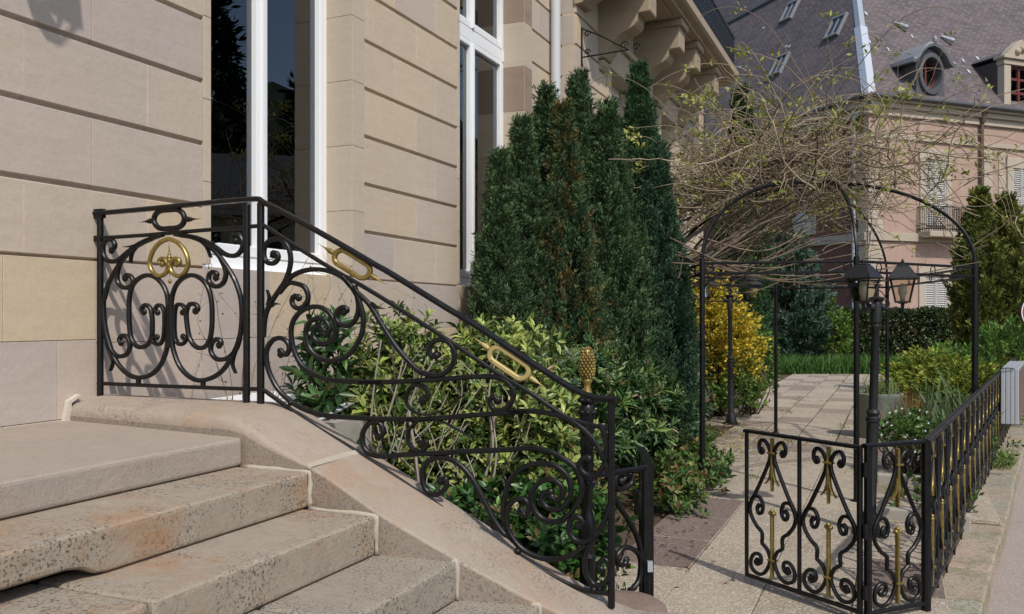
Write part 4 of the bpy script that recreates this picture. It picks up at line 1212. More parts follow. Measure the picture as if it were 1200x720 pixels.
# planter
Yp = 11.0; pxx = gx(1030, Yp)
pot = thing('planter_pot', (pxx, Yp, 0), 'large grey-green round planter on the paving behind the lamp post', 'planter')
b = MB(); b.lathe((pxx, Yp, 0), [(.235, 0), (.245, .05), (.27, .50), (.285, .52), (.285, .555), (.25, .56), (.24, .50)], 30); b.build('body', M['pot'], pot, smooth=.7)
b = MB(); b.lathe((pxx, Yp, 0), [(.243, .47), (.243, .505)], 24); b.build('soil_fill', M['soil'], pot)
for k, (pa, pb, lab) in enumerate((((1.0, 0), (1.75, 0), 'nearer pale concrete bed edging stone behind the fence panel'), ((1.0, 0), (1.9, 0), 'farther pale concrete bed edging stone below the white flowers'))):
    ox, oy = at(1028, [612, 566][k], [6.55, 7.95][k])[:2]
    e = thing('edging_stone', (ox, oy, 0), lab, 'edging stone')
    b = MB(); f2 = frame((ox, oy, 0), N2, U2)
    b.box(f2, 0, .62, 0, .10, -.06, .085); b.build('block', M['concrete'], e, bevel=.012)

# white sheet lying on the bed behind the landing
b = MB(); vs = []; fs = []; nn, mm = 12, 8
for i in range(nn):
    for j in range(mm):
        n, u = .12 + .75 * i / (nn - 1), .35 + .5 * j / (mm - 1)
        vs.append(V(n, u, 1.055 + .055 * j / (mm - 1) + .012 * math.sin(i * .9 + j * .7) - .03 * (i / nn)))
for i in range(nn - 1):
    for j in range(mm - 1): fs.append((i * mm + j, (i + 1) * mm + j, (i + 1) * mm + j + 1, i * mm + j + 1))
k = len(vs); vs += [(p[0], p[1], p[2] - .006) for p in vs]
fs += [tuple(k + q for q in f)[::-1] for f in fs]
b.add(vs, fs); o = b.build('plastic_sheet', M['plastic'], fix=False, smooth=True)
tag(o, 'white plastic sheet lying behind the landing railing at the wall foot', 'plastic sheet')
b = MB(); b.box(V, .06, .95, .22, .9, .2, 1.02); o = b.build('planting_bed_block', M['concrete'])
tag(o, 'low masonry block at the wall foot behind the landing railing', 'masonry block')

# ================================================================== THE FAR HOUSE
HC = (12.1, 30.0); HR = (.936, .353); HL = (-.353, .936)
EZ = 8.95
house = thing('town_house', (HC[0], HC[1], -.4), 'pink rendered house with stone dressings and a steep slate roof', 'building')
def RW(s, n, z): return (HC[0] + HR[0] * s - HL[0] * n, HC[1] + HR[1] * s - HL[1] * n, z)     # n: out of the right-hand wall
def LW(s, n, z): return (HC[0] + HL[0] * s - HR[0] * n, HC[1] + HL[1] * s - HR[1] * n, z)     # n: out of the left-hand wall
b = MB()
b.box(RW, 0.02, 22, -12, 0, -.5, EZ - .25)
b.build('wall', M['pink'], house)
b = MB(); b.box(LW, .25, 17, -.5, .012, -.5, EZ - .25); b.build('side_wall', M['pink_shaded'], house)
b = MB()
def trim(s0, s1, z0, z1, n=.05): b.box(RW, s0, s1, -.1, n, z0, z1)
def ltrim(s0, s1, z0, z1, n=.05): b.box(LW, s0, s1, -.1, n, z0, z1)
trim(-.06, 22, EZ - .55, EZ - .25, .10); trim(-.06, 22, EZ - .30, EZ - .12, .22); trim(-.2, 22, EZ - .12, EZ - .0, .36)
trim(0, 22, EZ - 1.32, EZ - 1.17, .08); trim(0, 22, 4.12, 4.4, .10); trim(-.02, 22, -.4, .75, .06)
ltrim(.06, 17, EZ - .55, EZ - .25, .10); ltrim(.2, 17, EZ - .30, EZ - .0, .3); ltrim(.06, 17, EZ - 1.32, EZ - 1.17, .08); ltrim(.06, 17, 4.12, 4.4, .1)
z = .8; k = 0
while z < EZ - 1.4:
    w = (.62, .42)[k % 2]
    trim(-.03, w, z + .01, min(z + .44, EZ - 1.33) - .01, .045); ltrim(.03, .66 - w + .38, z + .01, min(z + .44, EZ - 1.33) - .01, .045)
    trim(5.12, 5.12 + .50, z + .01, z + .43, .06)
    trim(5.95, 5.95 + (.3, .2)[k % 2], z + .01, z + .43, .035)
    z += .45; k += 1
b.build('stone_dressings', M['trim'], house, bevel=.01, seg=1)
def hwin(s0, s1, z0, z1, shutters=True, label=None):
    t = MB()
    t.box(RW, s0 - .26, s0, -.1, .06, z0 - .12, z1 + .1); t.box(RW, s1, s1 + .26, -.1, .06, z0 - .12, z1 + .1)
    t.box(RW, s0 - .30, s1 + .30, -.1, .075, z1, z1 + .38); t.box(RW, s0 - .36, s1 + .36, -.1, .12, z0 - .26, z0 - .12)
    w = t.build('window', M['trim'], house, bevel=.01, seg=1)
    b = MB()
    nn = int((z1 - z0) / .075); mid = (s0 + s1) / 2
    if shutters:
        for a0, a1 in ((s0 + .01, mid - .008), (mid + .008, s1 - .01)):
            b.box(RW, a0, a0 + .05, .0, .045, z0, z1); b.box(RW, a1 - .05, a1, .0, .045, z0, z1); b.box(RW, a0, a1, 0, .043, (z0 + z1) / 2 - .05, (z0 + z1) / 2 + .05)
            for q in range(nn):
                zz = z0 + (z1 - z0) * q / nn
                b.prism(lambda n, zc, s: RW(s, n, zc), [(.002, zz + .05), (.036, zz + .006), (.04, zz + .016), (.006, zz + .06)], a0 + .05, a1 - .05)
        b.box(RW, s0, s1, -.02, .004, z0, z1)
        b.build('shutter', M['shutter'], w)
    else:
        b.box(RW, s0, s1, .0, .02, z0, z1); b.build('pane', M['glass'], w)
        c = MB()
        for a in (s0, mid - .04, s1 - .08): c.box(RW, a, a + .08, 0, .05, z0, z1)
        for zz in (z0, (z0 + z1) / 2, z1 - .08): c.box(RW, s0, s1, 0, .045, zz, zz + .07)
        c.build('sash', M['shutter'], w)
    return w
hwin(2.50, 3.42, 4.72, 7.02); hwin(6.62, 7.55, 4.72, 6.95)
hwin(2.45, 3.45, .6, 2.92); hwin(6.65, 7.6, .6, 3.0)
hwin(10.6, 11.5, 4.72, 6.95); hwin(10.6, 11.5, .6, 3.0)
for s0 in (2.6, 6.5, 10.4):
    t = MB(); t.box(LW, s0, s0 + 1.3, -.1, .06, 4.55, 7.3); t.box(LW, s0, s0 + 1.3, -.1, .06, .6, 3.2)
    w = t.build('window', M['trim'], house, bevel=.01, seg=1)
    q = MB()
    for zz in (4.72, .75):
        q = MB(); q.box(LW, s0 + .2, s0 + 1.1, .0, .075, zz, zz + 2.25); q.build('shutter', M['shutter'], w)
# little balcony below the first-floor window
b = MB(); b.box(RW, 2.1, 3.85, .0, .62, 4.28, 4.46); bal = b.build('balcony', M['trim'], house, bevel=.02)
b = MB()
for s in np.linspace(2.14, 3.81, 22): b.tube([RW(s, .56, 4.46), RW(s, .56, 5.32)], .012, 5)
for n in np.linspace(.05, .5, 6):
    for s in (2.14, 3.81): b.tube([RW(s, n, 4.46), RW(s, n, 5.32)], .012, 5)
for z in (4.55, 5.32): b.tube([RW(2.14, .02, z), RW(2.14, .56, z), RW(3.81, .56, z), RW(3.81, .02, z)], .02, 6)
b.build('railing', M['iron'], bal)
# gutter and pipes
b = MB(); b.tube([RW(-.3, .42, EZ + .02), RW(22, .42, EZ + .02)], .075, 8); b.tube([LW(-.3, .36, EZ + .02), LW(17, .36, EZ + .02)], .075, 8); b.build('gutter', M['lead'], house, smooth=.8)
b = MB(); b.tube([RW(5.03, .16, EZ - .1), RW(5.03, .12, EZ - .6), RW(5.03, .12, -.3)], .07, 10)
b.lathe(RW(5.03, .16, EZ - .5), [(.07, 0), (.13, .2), (.16, .42)], 10); b.build('downpipe', M['rust_pipe'], house, smooth=.7)
b = MB(); b.tube([RW(-.22, .3, EZ - .02), LW(.55, .12, EZ - .6), LW(.55, .12, -.3)], .065, 10); tag(b.build('downpipe', M['zinc_white'], house, smooth=.7), 'white downpipe at the corner of the house')
# roof: steep hipped slate with kicked eaves
RA, RB, RH = 5.0, 3.75, 7.2
def roof_pt(s, l, z): return (HC[0] + HR[0] * s + HL[0] * l, HC[1] + HR[1] * s + HL[1] * l, z)
def slate_face(P, uvs): b.add(P, [tuple(range(len(P)))], 0, [uvs])
b = MB()
lev = [(0, -.40), (.035, -.05), (.09, .30), (1.0, None)]
hs = [0, .30, .85, RH]
fa = [-.42, -.05, .38, RA]        # inward offset from the right-hand wall (along L)
fb = [-.36, -.06, .28, RB]        # inward offset from the left-hand wall (along R)
SR, SL = 22.0, 17.0
acc = 0
for i in range(3):
    z0, z1 = EZ + hs[i], EZ + hs[i + 1]
    d = math.hypot(z1 - z0, fa[i + 1] - fa[i])
    slate_face([roof_pt(fb[i], fa[i], z0), roof_pt(SR, fa[i], z0), roof_pt(SR, fa[i + 1], z1), roof_pt(fb[i + 1], fa[i + 1], z1)],
               [(fb[i], acc), (SR, acc), (SR, acc + d), (fb[i + 1], acc + d)])
    slate_face([roof_pt(fb[i], SL, z0), roof_pt(fb[i], fa[i], z0), roof_pt(fb[i + 1], fa[i + 1], z1), roof_pt(fb[i + 1], SL, z1)],
               [(-SL, acc), (-fa[i], acc), (-fa[i + 1], acc + d), (-SL, acc + d)])
    acc += d
slate_face([roof_pt(RB, RA, EZ + RH), roof_pt(SR, RA, EZ + RH), roof_pt(SR, 10, EZ), ], [(0, 0), (9, 0), (9, 6)])
slate_face([roof_pt(RB, RA, EZ + RH), roof_pt(RB, SL, EZ + RH), roof_pt(7.9, SL, EZ), roof_pt(7.9, RA, EZ)], [(0, 0), (9, 0), (9, 8), (0, 8)])
roof = b.build('roof', M['slate'], house, fix=False)
# a higher roof behind
b = MB()
slate_face([roof_pt(5.0, 40, EZ + 2), roof_pt(5.0, 12, EZ + 2), roof_pt(9.5, 14, EZ + 13), roof_pt(9.5, 38, EZ + 13)], [(0, 0), (28, 0), (26, 12), (2, 12)])
slate_face([roof_pt(5.0, 12, EZ + 2), roof_pt(22, 12, EZ + 2), roof_pt(22, 16, EZ + 13), roof_pt(9.5, 14, EZ + 13)], [(0, 0), (17, 0), (17, 12), (5, 12)])
b.build('rear_roof', M['slate'], house, fix=False)
def hip(z0, z1, w, m, name):
    b = MB(); k = 8; vs = []; fs = []
    for i in range(k + 1):
        z = EZ + z0 + (z1 - z0) * i / k
        a = np.interp(z - EZ, hs, fa); c = np.interp(z - EZ, hs, fb); o_ = .05
        vs += [roof_pt(c - .02, a + w, z), roof_pt(c - o_, a - o_, z + .02), roof_pt(c + w, a - .02, z)]
    for i in range(k):
        fs += [(3 * i, 3 * i + 1, 3 * i + 4, 3 * i + 3), (3 * i + 1, 3 * i + 2, 3 * i + 5, 3 * i + 4)]
    b.add(vs, fs); return b.build(name, m, roof, fix=False)
hip(0, 3.3, .30, M['zinc_white'], 'hip_flashing'); hip(3.3, RH, .22, M['zinc'], 'hip_flashing')
b = MB(); b.tube([roof_pt(RB, RA, EZ + RH + .03), roof_pt(RB, SL, EZ + RH + .03)], .10, 8); b.build('ridge', M['lead'], roof)
def rface(s, h, off=0.0):
    """point on the right-hand roof face at height h above the eaves"""
    a = float(np.interp(h, hs, fa)); return roof_pt(s, a - off * .8, EZ + h + off * .55)
def lface(l, h, off=0.0):
    c = float(np.interp(h, hs, fb)); return roof_pt(c - off * .88, l, EZ + h + off * .45)
for s, h in ((3.75, 3.42), (5.75, 3.05)):
    b = MB(); b.tube([rface(s - .25, h + .28, .05), rface(s, h, .16), rface(s + .04, h - .06, .18)], [.04, .085, .09], 12)
    v = b.build('roof_vent', M['zinc'], roof, smooth=.7)
random.seed(21)
for k in range(14):
    s, h = random.uniform(.9, 7.5), random.uniform(1.9, 4.0)
    if k < 8: s, h = .8 + k * .68, 2.55 - .12 * k + random.uniform(-.1, .1)
    b = MB(); w = random.uniform(.03, .09)
    b.add([rface(s, h, .03), rface(s + w, h - .04, .03), rface(s + w + .05, h + .12, .03), rface(s + .02, h + .16, .03)], [(0, 1, 2, 3)])
    b.add([rface(s, h, .02), rface(s + w, h - .04, .02), rface(s + w + .05, h + .12, .02), rface(s + .02, h + .16, .02)], [(3, 2, 1, 0)])
    b.build('slate_hook', M['zinc_white'] if k % 3 else M['rust_pipe'], roof)
for k in range(5):
    l, h = random.uniform(4, 10), random.uniform(2.5, 6.0)
    b = MB(); w = .16
    b.add([lface(l, h, .03), lface(l + w, h, .03), lface(l + w, h + .10, .03), lface(l, h + .10, .03)], [(0, 1, 2, 3)])
    b.build('slate_hook', M['zinc_white'], roof)
for l, h in ((6.6, 3.0), (3.7, 3.75), (7.9, 5.85)):
    b = MB(); f3 = lambda a, c, d: lface(l + a, h + c, d)
    b.box(f3, -.40, .40, -.45, -.37, -.02, .13); b.box(f3, -.40, .40, .37, .45, -.02, .13); b.box(f3, -.40, -.32, -.37, .37, -.02, .12); b.box(f3, .32, .40, -.37, .37, -.02, .12); b.box(f3, -.03, .03, -.37, .37, .0, .10)
    w = b.build('skylight', M['zinc_dark'], roof); g = MB(); g.box(f3, -.33, .33, -.38, .38, .03, .07); g.build('pane', M['glass'], w)
    g = MB(); g.box(f3, -.33, .33, -.38, .38, .0, .02); g.build('reveal', M['dark'], w)
# round dormer
ds = 2.72; dz = 10.02; dn = .02
b = MB(); 
def DO(x, z, n=0): return RW(ds + x, dn + n, z)
k = 40; el = [(math.cos(2 * math.pi * i / k), math.sin(2 * math.pi * i / k)) for i in range(k)]
ro, ri = (.60, .78), (.42, .54)
outl = [(-.78, 8.97), (-.70, 9.25), (-.60, 9.5), (-.60, 10.1), (-.56, 10.45), (-.36, 10.78), (0, 10.92), (.36, 10.78), (.56, 10.45), (.60, 10.1), (.60, 9.5), (.70, 9.25), (.78, 8.97)]
# front slab as a ring between the outline and the oval
angs = [math.atan2(z - dz, x) for x, z in outl]
def outl_at(t):
    d = Vector((math.cos(t), math.sin(t)))
    best = 9
    for (x0, z0), (x1, z1) in zip(outl, outl[1:] + outl[:1]):
        ax, az, bx, bz = x0, z0 - dz, x1 - x0, z1 - z0
        den = d.x * bz - d.y * bx
        if abs(den) < 1e-9: continue
        r = (ax * bz - az * bx) / den; q = (ax * d.y - az * d.x) / den
        if r > 0 and -1e-6 <= q <= 1 + 1e-6: best = min(best, r)
    return (d.x * best, d.y * best)
vs = []; fs = []
for cx_, cz_ in el:
    t = math.atan2(cz_, cx_); ox_, oz_ = outl_at(t)
    ix, iz = ri[0] * cx_, ri[1] * cz_
    vs += [DO(ox_, dz + oz_, 0), DO(ro[0] * cx_ * .97, dz + ro[1] * cz_ * .97, .0), DO(ro[0] * cx_ * .93, dz + ro[1] * cz_ * .93, .09), DO(ix * 1.06, dz + iz * 1.06, .10), DO(ix, dz + iz, .05), DO(ix, dz + iz, -.30), DO(ox_, dz + oz_, -.25)]
for i in range(k):
    i2 = (i + 1) % k
    for j in range(6): fs.append((7 * i + j, 7 * i2 + j, 7 * i2 + j + 1, 7 * i + j + 1))
    fs.append((7 * i + 6, 7 * i2 + 6, 7 * i2, 7 * i))
b.add(vs, fs)
dorm = tag(b.build('dormer', M['lead'], house, smooth=.5), 'round oval-windowed dormer with a swept lead hood')
b = MB(); b.prism(lambda x, z, n: DO(ri[0] * x * 1.02, dz + ri[1] * z * 1.02, n), el, -.32, -.28); b.build('pane', M['glass'], dorm)
b = MB(); b.prism(lambda x, z, n: DO(ri[0] * x, dz + ri[1] * z, n), el, -.6, -.55); b.build('dark_room', M['dark'], dorm)
b = MB(); 
b.box(DO, -.035, .035, dz - .5, dz + .5, -.27, -.20)
vs = []; fs = []
for cx_, cz_ in el:
    for q, nn_ in ((.99, -.27), (.99, -.2), (.90, -.2), (.90, -.27)): vs.append(DO(ri[0] * cx_ * q, dz + ri[1] * cz_ * q, nn_))
for i in range(k):
    i2 = (i + 1) % k
    for j in range(4): fs.append((4 * i + j, 4 * i2 + j, 4 * i2 + (j + 1) % 4, 4 * i + (j + 1) % 4))
b.add(vs, fs); b.build('sash', M['redwood'], dorm)
# swept hood running back into the slope
b = MB(); hood = [(-.98, 10.42), (-.86, 10.40), (-.70, 10.52), (-.52, 10.78), (-.26, 10.98), (0, 11.06), (.26, 10.98), (.52, 10.78), (.70, 10.52), (.86, 10.40), (.98, 10.42)]
vs = []; fs = []
for x, z in hood:
    nb_ = -float(np.interp(z - EZ, hs, fa)) - .15
    vs += [DO(x, z - .10, .20), DO(x, z, .24), DO(x * .95, z + .08, .18), DO(x, z + .07, nb_), DO(x, z - .05, nb_)]
for i in range(len(hood) - 1):
    for j in range(5): fs.append((5 * i + j, 5 * i + 5 + j, 5 * i + 5 + (j + 1) % 5, 5 * i + (j + 1) % 5))
fs += [(0, 1, 2, 3, 4), tuple(5 * (len(hood) - 1) + j for j in (4, 3, 2, 1, 0))]
b.add(vs, fs); b.ball(DO(0, 11.16, .2), .09, (0, 0, 1), .15); b.build('hood', M['zinc_dark'], dorm, smooth=.6)
b = MB()
for sgn in (-1, 1):
    prof = [(.0, 8.97), (.0, 10.45), (-2.0, 10.6), (-1.5, 10.3), (-.6, 9.5), (-.1, 9.0)]
    b.prism(lambda n, z, x: DO(x, z, n - .02), prof, sgn * .60 - .03, sgn * .60 + .03)
b.build('cheek', M['lead'], dorm)
# square dormer at the right
ds2 = 7.05
def D2(x, n, z): return RW(ds2 + x, n, z)
b = MB()
b.box(D2, -.85, -.52, -.25, .05, 8.97, 10.72); b.box(D2, .52, .85, -.25, .05, 8.97, 10.72); b.box(D2, -.9, .9, -.25, .09, 10.72, 10.92); b.box(D2, -1.0, 1.0, -.3, .17, 10.92, 11.02); b.box(D2, -.9, .9, -.25, .09, 8.95, 9.1)
arc = [(-.95, 11.0), (-.7, 11.12), (-.42, 11.42), (-.15, 11.62), (0, 11.7), (.15, 11.62), (.42, 11.42), (.7, 11.12), (.95, 11.0)]
b.prism(lambda x, z, n: D2(x, n, z), arc, -.25, .08)
for q in (-.25, 0, .25): b.ball(D2(q, .1, 11.22 + (.12 if q == 0 else 0)), .13)
d2 = tag(b.build('dormer', M['trim'], house, bevel=.01, seg=1), 'stone-fronted square dormer with a red window')
b = MB()
for a in (-.52, -.05, .42): b.box(D2, a, a + .10, -.14, -.06, 9.1, 10.72)
for z in (9.1, 9.7, 10.2, 10.62): b.box(D2, -.52, .52, -.135, -.07, z, z + .09)
b.build('sash', M['redwood'], d2); b = MB(); b.box(D2, -.5, .5, -.12, -.11, 9.1, 10.7); b.build('pane', M['glass'], d2); b = MB(); b.box(D2, -.5, .5, -.6, -.55, 9.1, 10.7); b.build('dark_room', M['dark'], d2)
b = MB(); b.box(D2, -.86, .86, -3.2, -.26, 8.97, 10.9); b.build('cheek', M['slate'], d2)
b = MB(); b.prism(lambda x, z, n: D2(x, n, z), [(-1.0, 11.03), (-.6, 11.25), (0, 11.42), (.6, 11.25), (1.0, 11.03)], -3.6, -.27); b.build('dormer_roof', M['lead'], d2)
# house seen only mirrored in the villa windows
hz = thing('hillside_house', (38, 22, 0), 'plain pale house across the street mirrored in the tall window', 'building')
b = MB(); f4 = frame((38, 22, 0), (.85, .53), (-.53, .85)); b.box(f4, -5, 5, -6, 6, -1, 6.5); b.build('wall', M['trim'], hz)
b = MB(); b.prism(lambda a, c, d: f4(a, d, c), [(-5.6, 6.2), (0, 10), (5.6, 6.2)], -6.4, 6.4); b.build('roof', M['lead'], hz)
b = MB()
for y in (-4, -1.3, 1.3, 4):
    for z in (1, 4): b.box(f4, -5.03, -4.9, y - .5, y + .5, z, z + 1.6)
b.build('window', M['dark'], hz)
# ================================================================== PLANTS
def unit(v): return v / np.maximum(np.linalg.norm(v, axis=-1, keepdims=True), 1e-9)
def rnd(n, k=3): return RNG.normal(size=(n, k))
def frames(axis, roll=None):
    """axis (n,3) -> matrices with columns side, axis, normal"""
    a = unit(axis); r = rnd(len(a)) if roll is None else roll
    s = unit(np.cross(a, r)); nn = np.cross(s, a)
    return np.stack([s, a, nn], -1)
def leaf_mesh(name, tv, tf, mats3, pos, scl, col, m, parent):
    """tv (V,3) template, tf faces; mats3 (n,3,3); pos (n,3); scl (n,) or (n,3); col (n,3) or (n,V,3)"""
    n, V_ = len(pos), len(tv)
    if scl.ndim == 1: scl = scl[:, None].repeat(3, 1)
    vv = np.einsum('nij,nvj->nvi', mats3, tv[None] * scl[:, None, :]) + pos[:, None, :]
    off = np.array(root_loc(parent)) if parent is not None else np.zeros(3)
    vv = (vv - off).reshape(-1, 3)
    ls = np.array([len(f) for f in tf]); flat = np.concatenate([np.array(f) for f in tf])
    loops = (flat[None, :] + (np.arange(n) * V_)[:, None]).ravel()
    tot = np.tile(ls, n); starts = np.concatenate([[0], np.cumsum(tot)[:-1]])
    me = bpy.data.meshes.new(name)
    me.vertices.add(len(vv)); me.vertices.foreach_set('co', vv.astype(np.float32).ravel())
    me.loops.add(len(loops)); me.loops.foreach_set('vertex_index', loops.astype(np.int32))
    me.polygons.add(len(tot)); me.polygons.foreach_set('loop_start', starts.astype(np.int32))
    me.update(calc_edges=True); me.validate()
    if col.ndim == 2: col = np.repeat(col[:, None, :], V_, 1)
    c4 = np.ones((n * V_, 4), np.float32); c4[:, :3] = np.clip(col.reshape(-1, 3), 0, 1)
    at_ = me.color_attributes.new('col', 'FLOAT_COLOR', 'POINT'); at_.data.foreach_set('color', c4.ravel())
    me.materials.append(m)
    o = bpy.data.objects.new(name, me); COL.objects.link(o)
    if parent is not None: o.parent = parent
    return o
# leaf templates: length along y, unit 1
LEAF = np.array([(0, 0, 0), (-.5, .38, .06), (.5, .38, .06), (-.42, .68, .02), (.42, .68, .02), (0, 1, -.12), (0, .38, -.03), (0, .68, -.05)], float)
LEAFF = [(0, 2, 6), (0, 6, 1), (6, 2, 4, 7), (1, 6, 7, 3), (7, 4, 5), (3, 7, 5)]
DIA = np.array([(0, 0, 0), (.5, .45, .04), (0, 1, 0), (-.5, .45, .04)], float); DIAF = [(0, 1, 2, 3)]
BLADE = np.array([(-.5, 0, 0), (.5, 0, 0), (.42, .5, .06), (-.42, .5, .06), (.2, .85, .22), (-.2, .85, .22), (0, 1, .32)], float); BLADEF = [(0, 1, 2, 3), (3, 2, 4, 5), (5, 4, 6)]
def ell_points(n, c, r, shell=.55, up=0.0):
    d = unit(rnd(n)); d[:, 2] = np.where(d[:, 2] < -.35, -d[:, 2], d[:, 2])
    q = (shell + (1 - shell) * RNG.random(n)) [:, None]
    lump = 1 + .13 * np.sin(d[:, :1] * 7 + c[0] * 9) * np.cos(d[:, 1:2] * 6 + c[1] * 5) + .08 * np.sin(d[:, 2:] * 11 + c[0] * 3)
    return np.array(c) + d * np.array(r) * q * lump, unit(d / np.array(r))
def jit(base, n, amt=.25):
    base = np.array(base); k = RNG.integers(0, len(base), n)
    return base[k] * (1 + amt * (RNG.random((n, 1)) - .5) * 2) * (1 + .12 * (RNG.random((n, 3)) - .5))
def stems(parent, base, tips, r0, m, name='stem', sides=5, wob=.06):
    b = MB()
    for t in tips:
        t = Vector(t); o = Vector(base) + Vector((random.gauss(0, .05), random.gauss(0, .05), 0))
        mid = o.lerp(t, .5) + Vector((random.gauss(0, wob), random.gauss(0, wob), .08))
        p = [Vector(q) for q in smooth_path([o, o.lerp(mid, .6) + Vector((random.gauss(0, wob * .4), random.gauss(0, wob * .4), 0)), mid, t], 4, 0)]
        b.tube(p, [r0 * (1 - .75 * i / (len(p) - 1)) for i in range(len(p))], sides)
    return b.build(name, m, parent, smooth=True, fix=False)
def whorl_shrub(name, label, cat, ells, per, ln, wd, cols, young, variegate=None, ysh=.3, nl=8, m='gloss_leaf', group=None, spikes=0, stemmat='bark', up=.7, keep=None, base=None):
    c0 = np.mean([e[0] for e in ells], 0)
    t = thing(name, (c0[0], c0[1], 0) if base is None else base, label, cat, group)
    P, D = [], []
    for (c, r), n in zip(ells, per):
        p, d = ell_points(n, c, r, .5); P.append(p); D.append(d)
    P, D = np.concatenate(P), np.concatenate(D)
    if keep is not None:
        k = keep(P); P, D = P[k], D[k]
    n = len(P)
    ax = unit(D + np.array([0, 0, up]) + .35 * rnd(n))
    fr = frames(ax)
    leafP, leafA, leafN, leafC, leafS = [], [], [], [], []
    is_y = RNG.random(n) < ysh
    for k in range(nl):
        a = 2 * math.pi * k / nl * 1.618 + RNG.random(n) * .7
        tilt = np.radians(28 + 50 * (k / nl) + 12 * RNG.random(n))       # inner leaves steeper
        rad = fr[:, :, 0] * np.cos(a)[:, None] + fr[:, :, 2] * np.sin(a)[:, None]
        la = unit(ax * np.cos(tilt)[:, None] + rad * np.sin(tilt)[:, None])
        leafP.append(P - ax * (k / nl * .05) + la * .004); leafA.append(la); leafN.append(ax + .2 * rnd(n))
        base_c = jit(cols, n); yc = jit(young, n, .2)
        yy = (is_y & (k < nl * .75))[:, None]
        base_c = np.where((RNG.random(n) < .035)[:, None], np.array([.16, .09, .035]), base_c)
        leafC.append(np.where(yy, yc, base_c)); leafS.append(ln * (.65 + .55 * RNG.random(n)) * np.where(is_y & (k < nl * .5), .8, 1))
    A = np.concatenate(leafA); A = unit(A + .16 * rnd(len(A))); NN = np.concatenate(leafN); s = unit(np.cross(A, NN)); mats3 = np.stack([s, A, np.cross(s, A)], -1)
    S_ = np.concatenate(leafS); scl = np.stack([S_ * wd, S_, S_], -1); C = np.concatenate(leafC)
    if variegate is not None:
        C = np.repeat(C[:, None, :], len(LEAF), 1)
        vm = (RNG.random(len(S_)) < variegate[1])
        edge = np.array(variegate[0])
        for vi in (1, 2, 3, 4, 5): C[vm, vi] = .2 * C[vm, vi] + .8 * edge
    leaf_mesh('foliage', LEAF, LEAFF, mats3, np.concatenate(leafP), scl, C, M[m], t)
    tips = P[RNG.choice(n, min(n, 46), replace=False)]
    stems(t, (c0[0], c0[1], -.02), tips, .012, M[stemmat])
    if spikes:
        k = RNG.choice(n, spikes, replace=False); PP = P[k]; per_s = 34
        pos, axs, cc = [], [], []
        for p in PP:
            for q in range(3):
                bx = unit((np.array([0, 0, 1.2]) + .5 * RNG.normal(size=3))[None])[0]
                h = RNG.uniform(.07, .13)
                tt = RNG.random(per_s)
                ang = RNG.random(per_s) * 6.28
                e1 = unit(np.cross(bx, [1, 0, .1])[None])[0]; e2 = np.cross(bx, e1)
                rad = e1 * np.cos(ang)[:, None] + e2 * np.sin(ang)[:, None]
                pos.append(p + bx * (tt * h)[:, None] + rad * .003); axs.append(rad * .8 + bx * .7)
                cc.append(jit([(.26, .31, .15), (.33, .36, .20), (.19, .26, .10)], per_s))
        pos = np.concatenate(pos); axs = np.concatenate(axs)
        leaf_mesh('flower_spikes', DIA, DIAF, frames(axs), pos, np.full((len(pos), 3), .013) * np.array([.75, 1, 1]), np.concatenate(cc), M['leaf'], t)
    return t

# ---- the mixed bed between the villa and the stair railing
def behind_rail(P):
    """keep only points on the garden side of the railing and in front of the wall"""
    rel = P[:, :2] - np.array(W0)
    n = rel @ np.array(N2); u = rel @ np.array(U2)
    rl_ = np.interp(n, [0, .9, 2.378, 2.75], [0, 0, .1, .2]) + .16
    return (u > rl_) & (n > .06)
YG = [(.30, .36, .075), (.24, .31, .06), (.36, .40, .11)]
MG = [(.07, .125, .026), (.05, .095, .02), (.10, .155, .035)]
DG = [(.035, .085, .022), (.05, .11, .03), (.026, .065, .018)]
DY = [(.15, .23, .06), (.21, .29, .09)]
whorl_shrub('variegated_shrub', 'yellow-green shrub with pale bare stems behind the upper stair railing', 'shrub',
            [((-.60, 4.50, .85), (.38, .32, .66)), ((-.42, 4.25, .62), (.32, .20, .45))], (760, 280), .064, .34, MG, YG, ((.38, .41, .13), .4), .5, keep=behind_rail)
whorl_shrub('variegated_shrub', 'yellow-green shrub under the second gold oval of the sloping railing', 'shrub',
            [((-.06, 4.40, .90), (.36, .32, .64)), ((.16, 4.25, .78), (.30, .22, .42))], (800, 340), .064, .34, MG, YG, ((.38, .41, .13), .4), .45, keep=behind_rail)
whorl_shrub('laurel_bush', 'dark glossy laurel bush close to the landing corner post', 'shrub',
            [((-.90, 4.28, .80), (.17, .18, .74)), ((-.72, 4.12, .45), (.20, .15, .4))], (110, 110), .10, .30, DG, DY, None, .2, keep=behind_rail)
whorl_shrub('low_evergreen', 'low glossy evergreen showing through the bottom scrolls of the railing', 'shrub',
            [((.10, 3.76, .32), (.40, .26, .46)), ((-.25, 3.95, .38), (.35, .22, .42)), ((.22, 4.0, .50), (.30, .24, .36))], (480, 320, 260), .055, .46, [(.03, .085, .018), (.045, .115, .022)], [(.11, .20, .035), (.16, .20, .05), (.20, .13, .055)], None, .3, keep=behind_rail)
def bedpt(n, u, z): return V(n, u, z)
whorl_shrub('pieris_shrub', 'broad dark shrub with upright pale flower spikes behind the pine cone newel', 'shrub',
            [(bedpt(.98, 1.75, .70), (.36, .36, .58)), (bedpt(1.02, 2.45, .68), (.40, .42, .60)), (bedpt(1.05, 3.15, .68), (.40, .42, .68))], (420, 620, 650), .115, .23, DG + [(.05, .10, .03)], DY, None, .3, spikes=520, keep=behind_rail)
